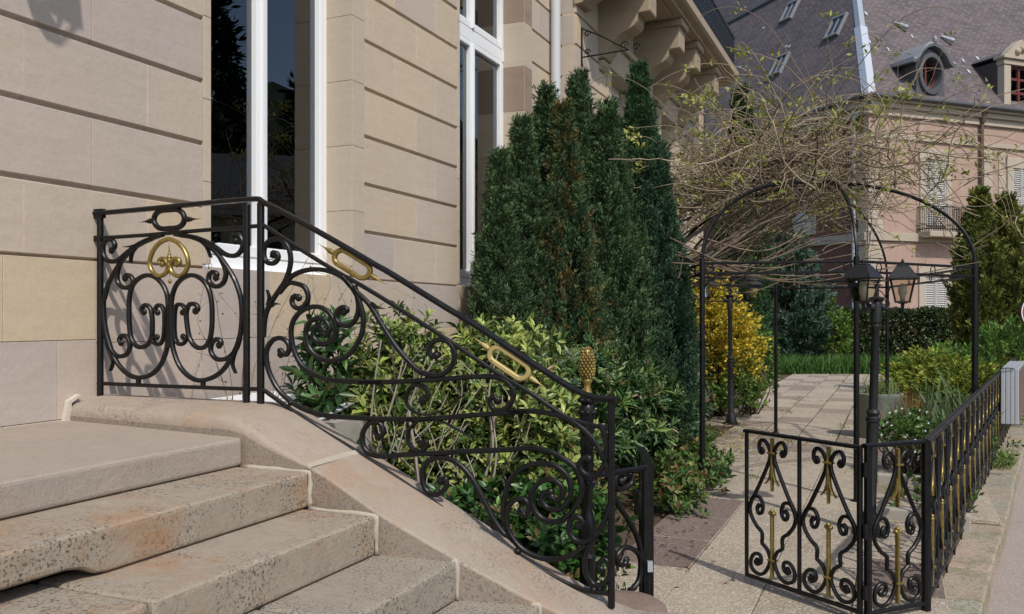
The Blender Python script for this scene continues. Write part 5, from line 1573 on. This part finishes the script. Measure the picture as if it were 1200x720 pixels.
whorl_shrub('pieris_shrub', 'dark flowering shrub at the path edge in front of the tall conifers', 'shrub',
            [(bedpt(1.08, 3.9, .62), (.42, .44, .66)), (bedpt(1.16, 4.7, .56), (.44, .46, .64)), (bedpt(1.26, 5.4, .46), (.40, .46, .56))], (640, 620, 520), .12, .23, DG + [(.05, .10, .03)], DY, None, .3, spikes=420, keep=behind_rail)
whorl_shrub('ground_plant', 'low leafy plants with brown leaves along the left path edge', 'ground plants',
            [((1.55, 7.9, .15), (.40, .7, .30)), ((1.62, 9.1, .2), (.45, .8, .42)), ((1.25, 7.0, .12), (.3, .5, .28))], (420, 460, 200), .07, .4, [(.05, .11, .025), (.09, .14, .03)], [(.2, .22, .06), (.18, .10, .05)], None, .3, m='leaf')
# fallen leaves and petals on the paving edge
n = 900
p = np.stack([RNG.normal(2.55, .42, n), RNG.normal(11.2, 1.0, n), np.full(n, .018) + RNG.random(n) * .01], -1)
p2 = np.stack([RNG.normal(1.0, .25, 90), RNG.normal(6.3, .6, 90), np.full(90, .02)], -1)
P = np.concatenate([p, p2]); ax = np.stack([RNG.normal(size=len(P)), RNG.normal(size=len(P)), .25 * RNG.normal(size=len(P))], -1)
cc = np.concatenate([jit([(.55, .40, .03), (.50, .36, .04), (.30, .25, .05)], n), jit([(.17, .09, .045), (.12, .06, .035)], 90)])
o = leaf_mesh('fallen_leaves', DIA, DIAF, frames(ax, np.array([[0, 0, 1.0]]).repeat(len(P), 0)), P, np.stack([np.full(len(P), .025), np.full(len(P), .04), np.full(len(P), .04)], -1), cc, M['leaf'], None)
o['kind'] = 'stuff'
# pale bare stems in the bed
bs = thing('bare_shrub', (-.75, 4.35, 0), 'leafless shrub of pale crooked stems inside the yellow-green shrub', 'shrub')
random.seed(5)
for k in range(11):
    y = random.uniform(3.80, 4.08); x0 = -.70 + .062 * k
    b = MB(); p0 = Vector((x0 - .05, y, .4)); p1 = Vector((x0 + random.uniform(-.06, .14), y + .05, .9)); p2 = Vector((x0 + random.uniform(-.05, .28), y + .12, random.uniform(1.0, 1.4)))
    pts = [Vector(q) for q in smooth_path([p0, p0.lerp(p1, .35) + Vector((random.gauss(0, .05), random.gauss(0, .03), 0)), p0.lerp(p1, .7) + Vector((random.gauss(0, .04), 0, 0)), p1, p1.lerp(p2, .5) + Vector((random.gauss(0, .04), 0, 0)), p2], 6, 0)]
    r = random.choice([.014, .011, .007, .005])
    b.tube(pts, [r * (1 - .7 * i / (len(pts) - 1)) for i in range(len(pts))], 7)
    for q in range(4):
        s = pts[random.randint(5, len(pts) - 4)]; e = s + Vector((random.gauss(0, .10), random.gauss(0, .03), random.uniform(.1, .28)))
        b.tube([s, s.lerp(e, .5) + Vector((random.gauss(0, .02), 0, .01)), e], [.004, .003, .0012], 5)
    b.build('stem', M['pale_stem'], bs, smooth=True, fix=False)
rt = thing('dead_climber', V(.25, .7, .9), 'thin dry climber twigs rising before the tall window by the corner post', 'climber')
for k in range(16):
    n0, u0 = random.uniform(.06, .8), random.uniform(.3, 1.5)
    p = Vector(V(n0, u0, .95)); b = MB(); pts = [p]
    d = Vector((random.gauss(0, .22), random.gauss(0, .1), 1)).normalized()
    for q in range(random.randint(6, 15)):
        d = (d + Vector((random.gauss(0, .2), random.gauss(0, .1), .1))).normalized(); p = p + d * .065; pts.append(p)
    b.tube(pts, [.0035 * (1 - .7 * i / (len(pts) - 1)) for i in range(len(pts))], 5)
    for q in pts[2:]:
        if random.random() < .45: b.ball(q + Vector((random.gauss(0, .012), 0, .005)), .006, rings=4, sides=6)
        if random.random() < .4: b.tube([q, q + Vector((random.gauss(0, .05), random.gauss(0, .03), random.uniform(.0, .07)))], [.002, .001], 4)
    b.build('twig', M['twig'], rt, fix=False)

# ---- feathery conifers
def conifer(name, label, cat, x, y, h, r, plumes, cols, top=.5, group=None, z0=0.0, ln=.075, blade=.016, leaders=None, pl=.26, flat=.35, outs=1.0, nb=34, belly=.35, cexp=1.4):
    t = thing(name, (x, y, 0), label, cat, group)
    u = RNG.random(plumes) ** .85
    prof = lambda q: np.where(q < belly, .72 + .28 * (q / belly), np.maximum(0.03, 1 - ((q - belly) / (1 - belly)) ** cexp))
    ang = RNG.random(plumes) * 2 * math.pi
    lob = 1 + .13 * np.sin(ang * 5 + x * 7 + u * 4) + .10 * np.sin(ang * 9 + y * 3 - u * 9)
    rr = r * prof(u) * lob * (.62 + .38 * np.sqrt(RNG.random(plumes)))
    base = np.stack([x + rr * np.cos(ang), y + rr * np.sin(ang), z0 + (h - z0) * (.0 + .97 * u)], -1)
    if leaders is not None:
        pass
    out = np.stack([np.cos(ang), np.sin(ang), np.zeros(plumes)], -1)
    ax = unit(out * flat + np.array([0, 0, 1]) + .16 * rnd(plumes))
    L_ = pl * (.6 + .7 * RNG.random(plumes)) * (1 - .25 * u)
    tt = RNG.random((plumes, nb)) ** .9
    fr = frames(ax)
    a2 = RNG.random((plumes, nb)) * 2 * math.pi
    rad = fr[:, None, :, 0] * np.cos(a2)[..., None] + fr[:, None, :, 2] * np.sin(a2)[..., None]
    wdt = (.05 * (1 - tt) + .008) * (pl / .26)
    pos = base[:, None, :] + ax[:, None, :] * (tt * L_[:, None])[..., None] + rad * (wdt * RNG.random((plumes, nb)))[..., None]
    bx = unit(ax[:, None, :] * 1.0 + rad * .75 * outs + .2 * RNG.normal(size=(plumes, nb, 3)))
    pc = jit(cols, plumes, .3)
    col = pc[:, None, :] * (.8 + .4 * RNG.random((plumes, nb, 1))) * (.85 + .3 * tt[..., None])
    N_ = plumes * nb
    s = ln * (.6 + .7 * RNG.random(N_))
    leaf_mesh('foliage', DIA, DIAF, frames(bx.reshape(-1, 3)), pos.reshape(-1, 3), np.stack([np.full(N_, blade) * (.7 + .6 * RNG.random(N_)), s, s], -1), col.reshape(-1, 3), M['needle'], t)
    b = MB(); b.tube([(x, y, -.05), (x, y, h * .5), (x, y, h * .9)], [r * .16, r * .1, .008], 8); b.build('trunk', M['bark'], t, smooth=True)
    return t
CG = [(.050, .092, .038), (.066, .113, .046), (.036, .070, .030), (.09, .14, .06)]
CB = [(.14, .10, .03), (.09, .085, .03), (.03, .070, .034)]
for pxc, pyt, Y, r, n, cols, lab in (
        (586, 184, 7.05, .20, 900, CG, 'shortest left conifer of the dense clump beside the second window'),
        (613, 142, 7.3, .27, 900, CG, 'second conifer from the left in the clump, below the downpipe'),
        (641, 104, 7.7, .33, 1300, CG, 'tall pointed conifer before the downpipe in the clump'),
        (660, 122, 7.35, .30, 800, CB + CG, 'conifer with a rusty brown streak in the middle of the clump'),
        (678, 88, 7.9, .34, 1300, CG, 'tallest pointed conifer at the middle of the clump'),
        (712, 122, 7.8, .36, 1100, CG, 'conifer with a broad top right of the middle of the clump'),
        (749, 74, 8.5, .32, 1300, [(.035, .085, .034), (.05, .10, .04)], 'tall slim green conifer rising before the balcony corbels'),
        (769, 172, 8.0, .29, 900, [(.045, .095, .05), (.06, .115, .062), (.034, .072, .038)], 'bluish conifer at the right end of the clump'),
        (791, 290, 8.3, .13, 500, CG, 'small conifer at the right edge of the clump beside the pergola post')):
    conifer('columnar_conifer', lab, 'conifer', gx(pxc, Y), Y, at(0, pyt, Y).z, r * 1.17, int(n * 1.85), cols, group='columnar conifers beside the villa wall', pl=.19, nb=46, ln=.037, blade=.0105, belly=.40, cexp=1.12)
conifer('columnar_conifer', 'distant green conifer top behind the balcony end', 'conifer', gx(869, 18), 18, at(0, 106, 18).z, .5, 1100, [(.03, .075, .022), (.04, .09, .03)], pl=.34, ln=.10, blade=.03)
conifer('blue_spruce', 'rounded blue-green conifer behind the yellow flowering bush', 'conifer', gx(926, 25.5), 25.5, at(0, 283, 25.5).z, .88, 1100, [(.06, .11, .07), (.04, .075, .045), (.09, .14, .10)], pl=.55, ln=.15, blade=.05, flat=.8, belly=.3)
for pxc, pyt, lab in ((1148, 228, 'left dark brownish column yew behind the pergola corner'), (1180, 236, 'right column yew beside the traffic sign')):
    conifer('column_yew', lab, 'yew', gx(pxc, 16.3), 16.3, at(0, pyt, 16.3).z, .38, 1100, [(.13, .155, .035), (.19, .20, .045), (.08, .10, .025)], pl=.30, ln=.10, blade=.032, belly=.55, group='column yews behind the pergola')

# ---- loose twiggy bushes of small leaves
def bush(name, label, cat, ells, per, ln, wd, cols, m='leaf', group=None, up=.3, loose=.5):
    c0 = np.mean([e[0] for e in ells], 0)
    t = thing(name, (c0[0], c0[1], 0), label, cat, group)
    P, D = [], []
    for (c, r), n in zip(ells, per):
        k = max(8, n // 14)
        p, d = ell_points(k, c, r, loose)
        q = RNG.integers(0, k, n)
        s_ = RNG.random((n, 1)) * .28 - .1
        ax = unit(d[q] + np.array([0, 0, up]) + .1 * RNG.normal(size=(n, 3)))
        P.append(p[q] + ax * s_ * (np.mean(r) * .8) + .035 * np.mean(r) * rnd(n)); D.append(d[q])
    P, D = np.concatenate(P), np.concatenate(D); n = len(P)
    P[:, 2] = np.abs(P[:, 2])
    ax = unit(D * .8 + np.array([0, 0, up]) + .9 * rnd(n)); s = ln * (.6 + .7 * RNG.random(n))
    cl = cols(P) if callable(cols) else jit(cols, n, .3)
    leaf_mesh('foliage', DIA, DIAF, frames(ax), P, np.stack([s * wd, s, s], -1), cl, M[m], t)
    stems(t, (c0[0], c0[1], -.02), P[RNG.choice(n, 30, replace=False)], .013, M['bark'], wob=.1)
    return t
def forsy(P):
    n = len(P); y = RNG.random(n) < np.clip(.3 + (P[:, 2] - .4) * .6, .1, .75)
    return np.where(y[:, None], jit([(.60, .44, .03), (.52, .38, .025), (.62, .50, .06)], n, .15), jit([(.12, .17, .03), (.17, .22, .04), (.08, .12, .025)], n))
bush('forsythia', 'golden yellow flowering bush behind the pergola', 'bush', [((gx(842, 13.4), 13.5, 1.0), (.56, .6, 1.05)), ((gx(866, 13.2), 13.4, .75), (.40, .5, .85)), ((gx(832, 13), 13.2, 1.6), (.42, .4, .75))], (8000, 5000, 2600), .055, .6, forsy)
bush('green_bush', 'light green bush at the right foot of the yellow flowering bush', 'bush', [((gx(890, 14.2), 14.3, .62), (.30, .4, .76)), ((gx(866, 13), 13.0, .3), (.4, .35, .42))], (3600, 2200), .065, .5, [(.09, .17, .03), (.14, .22, .045), (.06, .12, .025)])
bush('green_bush', 'bright green bush between the blue conifer and the hedge', 'bush', [((gx(976, 25.2), 25.2, .8), (.55, .5, 1.05))], (3200,), .11, .5, [(.12, .20, .03), (.08, .15, .025)])
bush('green_bush', 'fresh green loose bush below the column yews', 'bush', [((gx(1122, 15.5), 15.7, .55), (.55, .5, .45)), ((gx(1170, 15), 14.8, .8), (.6, .45, .65))], (2600, 3000), .08, .35, [(.12, .24, .04), (.16, .28, .06), (.08, .17, .03)], up=.8)
# spreading juniper of flat sprays
def juniper(name, label, ells, per):
    c0 = np.mean([e[0] for e in ells], 0); t = thing(name, (c0[0], c0[1], 0), label, 'juniper')
    pos_, ax_, co_ = [], [], []
    for (c, r), n in zip(ells, per):
        d = unit(rnd(n)); d[:, 2] = np.abs(d[:, 2])
        lay = np.round(d[:, 2] * 5) / 5 + .04 * RNG.normal(size=n)
        hz = unit(np.stack([d[:, 0], d[:, 1], 0 * d[:, 0]], -1)); rr = np.sqrt(np.clip(1 - lay ** 2, .02, 1)) * (.55 + .45 * RNG.random(n))
        base = np.array(c) + hz * rr[:, None] * np.array(r) + np.stack([0 * lay, 0 * lay, lay * r[2]], -1)
        a = unit(hz + np.array([0, 0, .18]) + .3 * rnd(n)); nb = 30
        tt = RNG.random((n, nb)); fr = frames(a, np.array([[0, 0, 1.0]]).repeat(n, 0) + .2 * rnd(n))
        side = fr[:, None, :, 0] * np.sign(RNG.normal(size=(n, nb)))[..., None]
        pos = base[:, None, :] + a[:, None, :] * (tt * .34)[..., None] + side * ((1 - tt) * .07 * RNG.random((n, nb)))[..., None] + .012 * RNG.normal(size=(n, nb, 3))
        bx = unit(a[:, None, :] + side * .7 + .25 * RNG.normal(size=(n, nb, 3)) + np.array([0, 0, .2]))
        pos_.append(pos.reshape(-1, 3)); ax_.append(bx.reshape(-1, 3))
        tip = tt[..., None]
        co_.append((jit([(.15, .21, .03), (.20, .25, .035), (.26, .28, .045)], n)[:, None, :] * (.55 + .6 * tip)).reshape(-1, 3))
    P = np.concatenate(pos_); n = len(P); s = .07 * (.6 + .7 * RNG.random(n))
    leaf_mesh('foliage', DIA, DIAF, frames(np.concatenate(ax_)), P, np.stack([s * .32, s, s], -1), np.concatenate(co_), M['needle'], t)
    stems(t, (c0[0], c0[1], 0), P[RNG.choice(n, 24, replace=False)], .02, M['bark'])
juniper('spreading_juniper', 'spreading yellow-green juniper in flat tiers behind the fence', [((gx(1120, 13.2), 13.2, .16), (.78, .85, .50)), ((gx(1098, 13.6), 13.8, .2), (.52, .6, .62)), ((gx(1155, 12.6), 12.8, .18), (.40, .5, .42))], (800, 420, 300))
# clipped hedge
def hedge():
    p, q = Vector((gx(985, 26.2), 26.2, 0)), Vector((gx(1135, 25.2), 25.2, 0))
    t = thing('hedge', p.lerp(q, .5), 'clipped dark green hedge in front of the pink house', 'hedge'); n = 24000
    d = (q - p); l = d.length; d.normalize(); nn = Vector((d.y, -d.x, 0))
    a = RNG.random(n) * l; w = RNG.uniform(-.38, .38, n); z = RNG.uniform(.05, 1.62, n)
    f = RNG.random(n); z = np.where(f < .35, 1.62 + .04 * RNG.normal(size=n), z); w = np.where((f >= .35) & (f < .85), .38 + .05 * RNG.normal(size=n), w)
    lump = .05 * np.sin(a * 3.1) + .04 * np.sin(a * 7.7 + z * 5)
    P = np.array(p) + np.outer(a, np.array(d)) + np.outer(w + lump, np.array(nn)); P[:, 2] = z + lump * .5
    ax = unit(np.where((f < .35)[:, None], np.array([[0, 0, 1.]]), np.array(nn)[None]) + .9 * rnd(n)); s = .105 * (.6 + .7 * RNG.random(n))
    leaf_mesh('foliage', DIA, DIAF, frames(ax), P, np.stack([s * .6, s, s], -1), jit([(.045, .075, .022), (.03, .05, .016), (.10, .13, .045)], n), M['leaf'], t)
    b = MB()
    for k in range(9):
        c = p.lerp(q, (k + .5) / 9); b.tube([c, c + Vector((.02, 0, 1.3))], [.03, .015], 6)
        for m_ in range(5): b.tube([c + Vector((0, 0, .3)), c + Vector((random.gauss(0, .3), random.gauss(0, .1), 1.3))], [.012, .005], 5)
    b.build('stem', M['bark'], t)
hedge()
# grass and small clumps
def grass(name, label, cat, pts, h, w, cols, kind=None, lean=.35):
    n = len(pts); ax = unit(np.stack([RNG.normal(0, lean, n), RNG.normal(0, lean, n), np.ones(n)], -1)); s = h * (.6 + .7 * RNG.random(n))
    c0 = pts.mean(0)
    t = None
    if kind is None: t = thing(name, (c0[0], c0[1], pts[:, 2].min()), label, cat)
    o = leaf_mesh('blades' if t else name, BLADE, BLADEF, frames(ax), pts, np.stack([np.full(n, w), s, s], -1), jit(cols, n, .3), M['leaf'], t)
    if kind: o['kind'] = kind
    return t or o
n = 5200; pts = np.stack([RNG.uniform(6.8, 10.6, n), RNG.uniform(23.2, 24.8, n), np.full(n, 0.)], -1)
grass('lawn_grass', '', '', pts, .42, .03, [(.065, .15, .03), (.05, .12, .022), (.09, .18, .035)], 'stuff')
n = 240; a = RNG.random(n) * 6.28; q = .2 * np.sqrt(RNG.random(n)); pts = np.stack([pxx + q * np.cos(a), Yp + q * np.sin(a), np.full(n, .50)], -1)
grass('potted_grass', 'wispy green grass growing in the grey-green planter', 'grass', pts, .24, .008, [(.16, .20, .06), (.22, .24, .09)], lean=.5)
n = 700; a = RNG.random(n) * 6.28; q = .15 * np.sqrt(RNG.random(n)); pts = np.stack([gx(1062, 10.8) + q * np.cos(a), 10.8 + q * np.sin(a), np.full(n, 0.)], -1)
grass('sedge_clump', 'rusty brown sedge clump beside the planter', 'sedge', pts, .50, .008, [(.26, .13, .05), (.20, .11, .05), (.30, .18, .08)], lean=.35)
n = 46; q = RNG.normal(0, .16, (n, 2)); pts = np.stack([gx(1108, 8.9) + q[:, 0] * 1.2, 8.9 + q[:, 1], np.full(n, .05)], -1)
grass('strap_leaf_plant', 'upright strap-leaved plant just inside the fence', 'plant', pts, .78, .032, [(.10, .16, .07), (.14, .20, .10), (.08, .13, .05)], lean=.22)
# tufts in the paving joints
pts = []
for k in range(46):
    i, j = random.randint(0, 5), random.randint(8, 31)
    p = V(.78 + i * cell_n, -.55 + (j + random.random()) * cell_u, 0)
    pts += [(p[0] + random.gauss(0, .03) + U2[0] * random.gauss(0, .15), p[1] + U2[1] * random.gauss(0, .15), 0) for _ in range(14)]
grass('joint_grass', '', '', np.array(pts), .05, .008, [(.10, .17, .03), (.16, .20, .05)], 'stuff', lean=.6)
pts = np.array([(*fence_pt(5.2 + 1.0 * random.random(), .02 + .16 * random.random() ** 2), -.03) for _ in range(260)])
grass('weed_tuft', 'green weeds on the coping below the aluminium sign box', 'weeds', pts, .12, .012, [(.12, .2, .04), (.2, .22, .07)], lean=.6)
fb_ = bush('white_flower_plant', 'small leafy plant with white flowers behind the fence corner', 'plant', [((gx(1062, 8.4), 8.45, .34), (.26, .24, .26)), ((gx(1085, 8.4), 8.5, .28), (.22, .25, .24))], (1100, 700), .05, .45, [(.07, .15, .03), (.12, .20, .05)])
n = 24; q, _ = ell_points(n, (gx(1064, 8.3), 8.3, .36), (.28, .22, .27), .92)
pos = np.repeat(q, 6, 0); k = np.tile(np.arange(6), n) * math.pi / 3; ax = np.stack([np.cos(k), -.5 * np.ones(6 * n), np.sin(k)], -1)
leaf_mesh('flowers', DIA, DIAF, frames(ax), pos, np.stack([np.full(6 * n, .010), np.full(6 * n, .015), np.full(6 * n, .015)], -1), np.full((6 * n, 3), .78), M['leaf'], fb_)
bush('bed_plants', 'low weedy plants on the bed inside the low wall', 'plants', [((3.2, 6.9, .06), (.35, .5, .14)), ((4.6, 9.4, .12), (.4, .9, .3)), ((5.6, 11.2, .15), (.45, 1.0, .35))], (500, 1200, 1200), .06, .45, [(.06, .12, .03), (.1, .15, .04)])

# ---- the bare climber over the pergola
vine = thing('wisteria', (PC[0], PC[1], 0), 'tangled leafless climber with small yellow-green shoots over the pergola', 'climber')
random.seed(33)
def dome(x, y):
    """height of the pergola's arches above a ground point"""
    d = math.hypot(x - PC[0], y - PC[1])
    return BZm + .80 * math.sqrt(max(0.0, 1 - (d / 1.95) ** 2))
def walk(p, d, n, step, curl, droop=0.0, floor=True):
    pts = [p.copy()]
    bend = Vector((random.gauss(0, 1), random.gauss(0, 1), random.gauss(0, 1))) * curl
    for k in range(n):
        d = d + bend * .5 + Vector((random.gauss(0, curl), random.gauss(0, curl), random.gauss(0, curl) - droop * k / n)); d.normalize()
        if random.random() < .15: bend = Vector((random.gauss(0, 1), random.gauss(0, 1), random.gauss(0, 1))) * curl
        p = p + d * step
        if floor:
            lim = dome(p.x, p.y) - .10
            if p.z < lim:
                p.z = lim + random.uniform(0, .03); d.z = abs(d.z) * .5 + .12
        pts.append(p.copy())
    return pts
tips = []
def vine_origin():
    """a spot on the arches, thicker towards the villa side"""
    while True:
        x, y = random.gauss(2.62, .75), random.gauss(9.15, .72)
        d = math.hypot(x - PC[0], y - PC[1])
        if d < 1.95: break
    return Vector((x, y, dome(x, y) + abs(random.gauss(0, .16))))
b = MB()
for (x, y, tx, ty) in ((1.28, 8.15, 2.6, 8.5), (1.36, 8.35, 3.3, 8.9), (1.30, 8.6, 2.2, 9.0)):
    pts = [Vector(q) for q in smooth_path([(x, y, -.05), (x + .07, y + .03, .7), (x - .05, y, 1.4), (x + .12, y + .05, 2.05), (x + (tx - x) * .4, y + (ty - y) * .4, 2.5), (tx, ty, 2.85)], 6, 0)]
    b.tube(pts, [.034 * (1 - .6 * i / (len(pts) - 1)) for i in range(len(pts))], 8)
for k in range(22):
    p = vine_origin(); q = vine_origin(); q.z += random.uniform(-.02, .3); m_ = p.lerp(q, .5); m_.z = dome(m_.x, m_.y) + random.uniform(.02, .3)
    pts = [Vector(v) for v in smooth_path([p, m_, q], 8, 0)]
    b.tube(pts, [.013 * (1 - .4 * i / (len(pts) - 1)) for i in range(len(pts))], 6)
# a few bundled stems sagging along the front beam
for k in range(16):
    z0 = BZm + random.uniform(-.16, .12)
    p = Vector((1.35 + random.random() * .3, 7.75 + random.gauss(0, .15), z0 + .15)); q = Vector((2.9 + random.gauss(0, .5), 7.65 + random.gauss(0, .2), z0 + random.uniform(0, .35)))
    m_ = p.lerp(q, .5) + Vector((0, random.gauss(0, .05), -random.uniform(.1, .28)))
    pts = [Vector(v) for v in smooth_path([p, m_, q], 8, 0)]
    b.tube(pts, [.008 * (1 - .5 * i / (len(pts) - 1)) for i in range(len(pts))], 5)
# straight strands fanning from the villa side up into the crown
for k in range(42):
    p = Vector((random.uniform(1.35, 2.0), random.uniform(7.9, 9.6), random.uniform(1.75, 2.15))); q = Vector((random.gauss(2.9, .4), random.gauss(9.0, .4), random.uniform(2.3, 2.95)))
    m_ = p.lerp(q, .5) + Vector((random.gauss(0, .06), random.gauss(0, .06), random.uniform(-.12, .12)))
    pts = [Vector(v) for v in smooth_path([p, m_, q], 8, 0)]
    rr_ = random.choice([.004, .006, .008, .011])
    b.tube(pts, [rr_ * (1 - .5 * i / (len(pts) - 1)) for i in range(len(pts))], 5)
b.build('trunk', M['vine_bark'], vine, smooth=True, fix=False)
b = MB()
for k in range(720):
    p = vine_origin()
    if random.random() < .5: p.z += random.uniform(0, .45)
    out = Vector((p.x - PC[0] - .2, p.y - PC[1], 0)) * .5
    d = (out + Vector((random.gauss(0, .9), random.gauss(0, .7), random.gauss(.25, .5)))).normalized()
    pts = walk(p, d, random.randint(7, 18), .085, .17, .10)
    r = random.choice([.010, .0075, .006, .005, .004, .0035])
    b.tube(pts, [r * (1 - .6 * i / (len(pts) - 1)) for i in range(len(pts))], 5, cap=False)
    tips += [(q, pts[i] - pts[i - 1]) for i, q in enumerate(pts) if i > 3]
# long whips standing out around the mass
for k in range(110):
    p = vine_origin() + Vector((0, 0, random.uniform(.1, .5)))
    d = Vector((random.choice([-1.3, -.8, .2, .7, 1.2]) + random.gauss(0, .3), random.gauss(-.1, .4), random.uniform(.1, 1.1))).normalized()
    pts = walk(p, d, random.randint(14, 24), .09, .055, .24)
    b.tube(pts, [.0062 * (1 - .7 * i / (len(pts) - 1)) for i in range(len(pts))], 5, cap=False)
    tips += [(q, pts[i] - pts[i - 1]) for i, q in enumerate(pts) if i > 4]
for (sx0, sy0, ex, ey) in ((800, 205, 722, 166), (860, 200, 735, 150), (830, 215, 716, 215), (1090, 240, 1195, 272), (1085, 215, 1180, 160), (860, 170, 800, 118), (880, 120, 868, 62), (1020, 150, 1085, 118)):
    Y0, Y1 = random.uniform(7.6, 8.4), random.uniform(6.9, 7.8)
    p, q = at(sx0, sy0, Y0), at(ex, ey, Y1)
    pts = [Vector(v) for v in smooth_path([p, p.lerp(q, .5) + Vector((0, 0, .18)), q], 8, 0)]
    b.tube(pts, [.006 * (1 - .7 * i / (len(pts) - 1)) for i in range(len(pts))], 5, cap=False)
    tips += [(v, pts[i] - pts[i - 1]) for i, v in enumerate(pts) if i > 4] * 4
b.build('twigs', M['twig'], vine, smooth=True, fix=False)
sel = [tips[i] for i in RNG.choice(len(tips), 640, replace=False)]
q = np.array([tuple(p) for p, d in sel]); dd = np.array([tuple(d) for p, d in sel]); k = 8
pos = np.repeat(q, k, 0) + .03 * rnd(len(q) * k); ax = unit(np.repeat(unit(dd), k, 0) * .4 + np.array([0, 0, .5]) + .8 * rnd(len(q) * k)); s = .055 * (.5 + .8 * RNG.random(len(pos)))
leaf_mesh('shoots', DIA, DIAF, frames(ax), pos, np.stack([s * .45, s, s], -1), jit([(.29, .30, .06), (.22, .26, .05), (.34, .33, .09)], len(pos)), M['leaf'], vine)
b = MB()
for k in range(26):
    p = Vector(V(.03 + BAYN, random.uniform(5.85, 6.3), random.uniform(2.0, 2.6))); pts = walk(p, Vector((random.gauss(0, .3), random.gauss(0, .3), 1)), random.randint(8, 16), .06, .16, 0, False)
    pts = [Vector(V(max(BAYN + .015, (v.x - W0[0]) * N2[0] + (v.y - W0[1]) * N2[1]), (v.x - W0[0]) * U2[0] + (v.y - W0[1]) * U2[1], v.z)) for v in pts]
    b.tube(pts, .004, 4, cap=False)
wc = b.build('wall_climber', M['twig'], fix=False); tag(wc, 'dry brown climber twigs clinging to the bay corner beside the downpipe', 'climber')

# ---- trees on the hill, mirrored in the windows
for k, (ang, d, h, lab) in enumerate(((29, 52, 22, 'tallest dark spruce across the street mirrored in the window'), (20, 60, 15, 'short spruce across the street at the mirrored hill foot'),
                                       (36, 58, 17, 'lone spruce farthest left across the mirrored street'), (13, 64, 18, 'right-hand spruce across the mirrored street'))):
    x, y = d * math.cos(math.radians(ang)), d * math.sin(math.radians(ang))
    conifer('spruce', lab, 'spruce', x, y, h, h * .17, 500, [(.012, .022, .014), (.018, .03, .018)], pl=2.2, ln=.7, blade=.22, flat=1.2, belly=.08, nb=20)
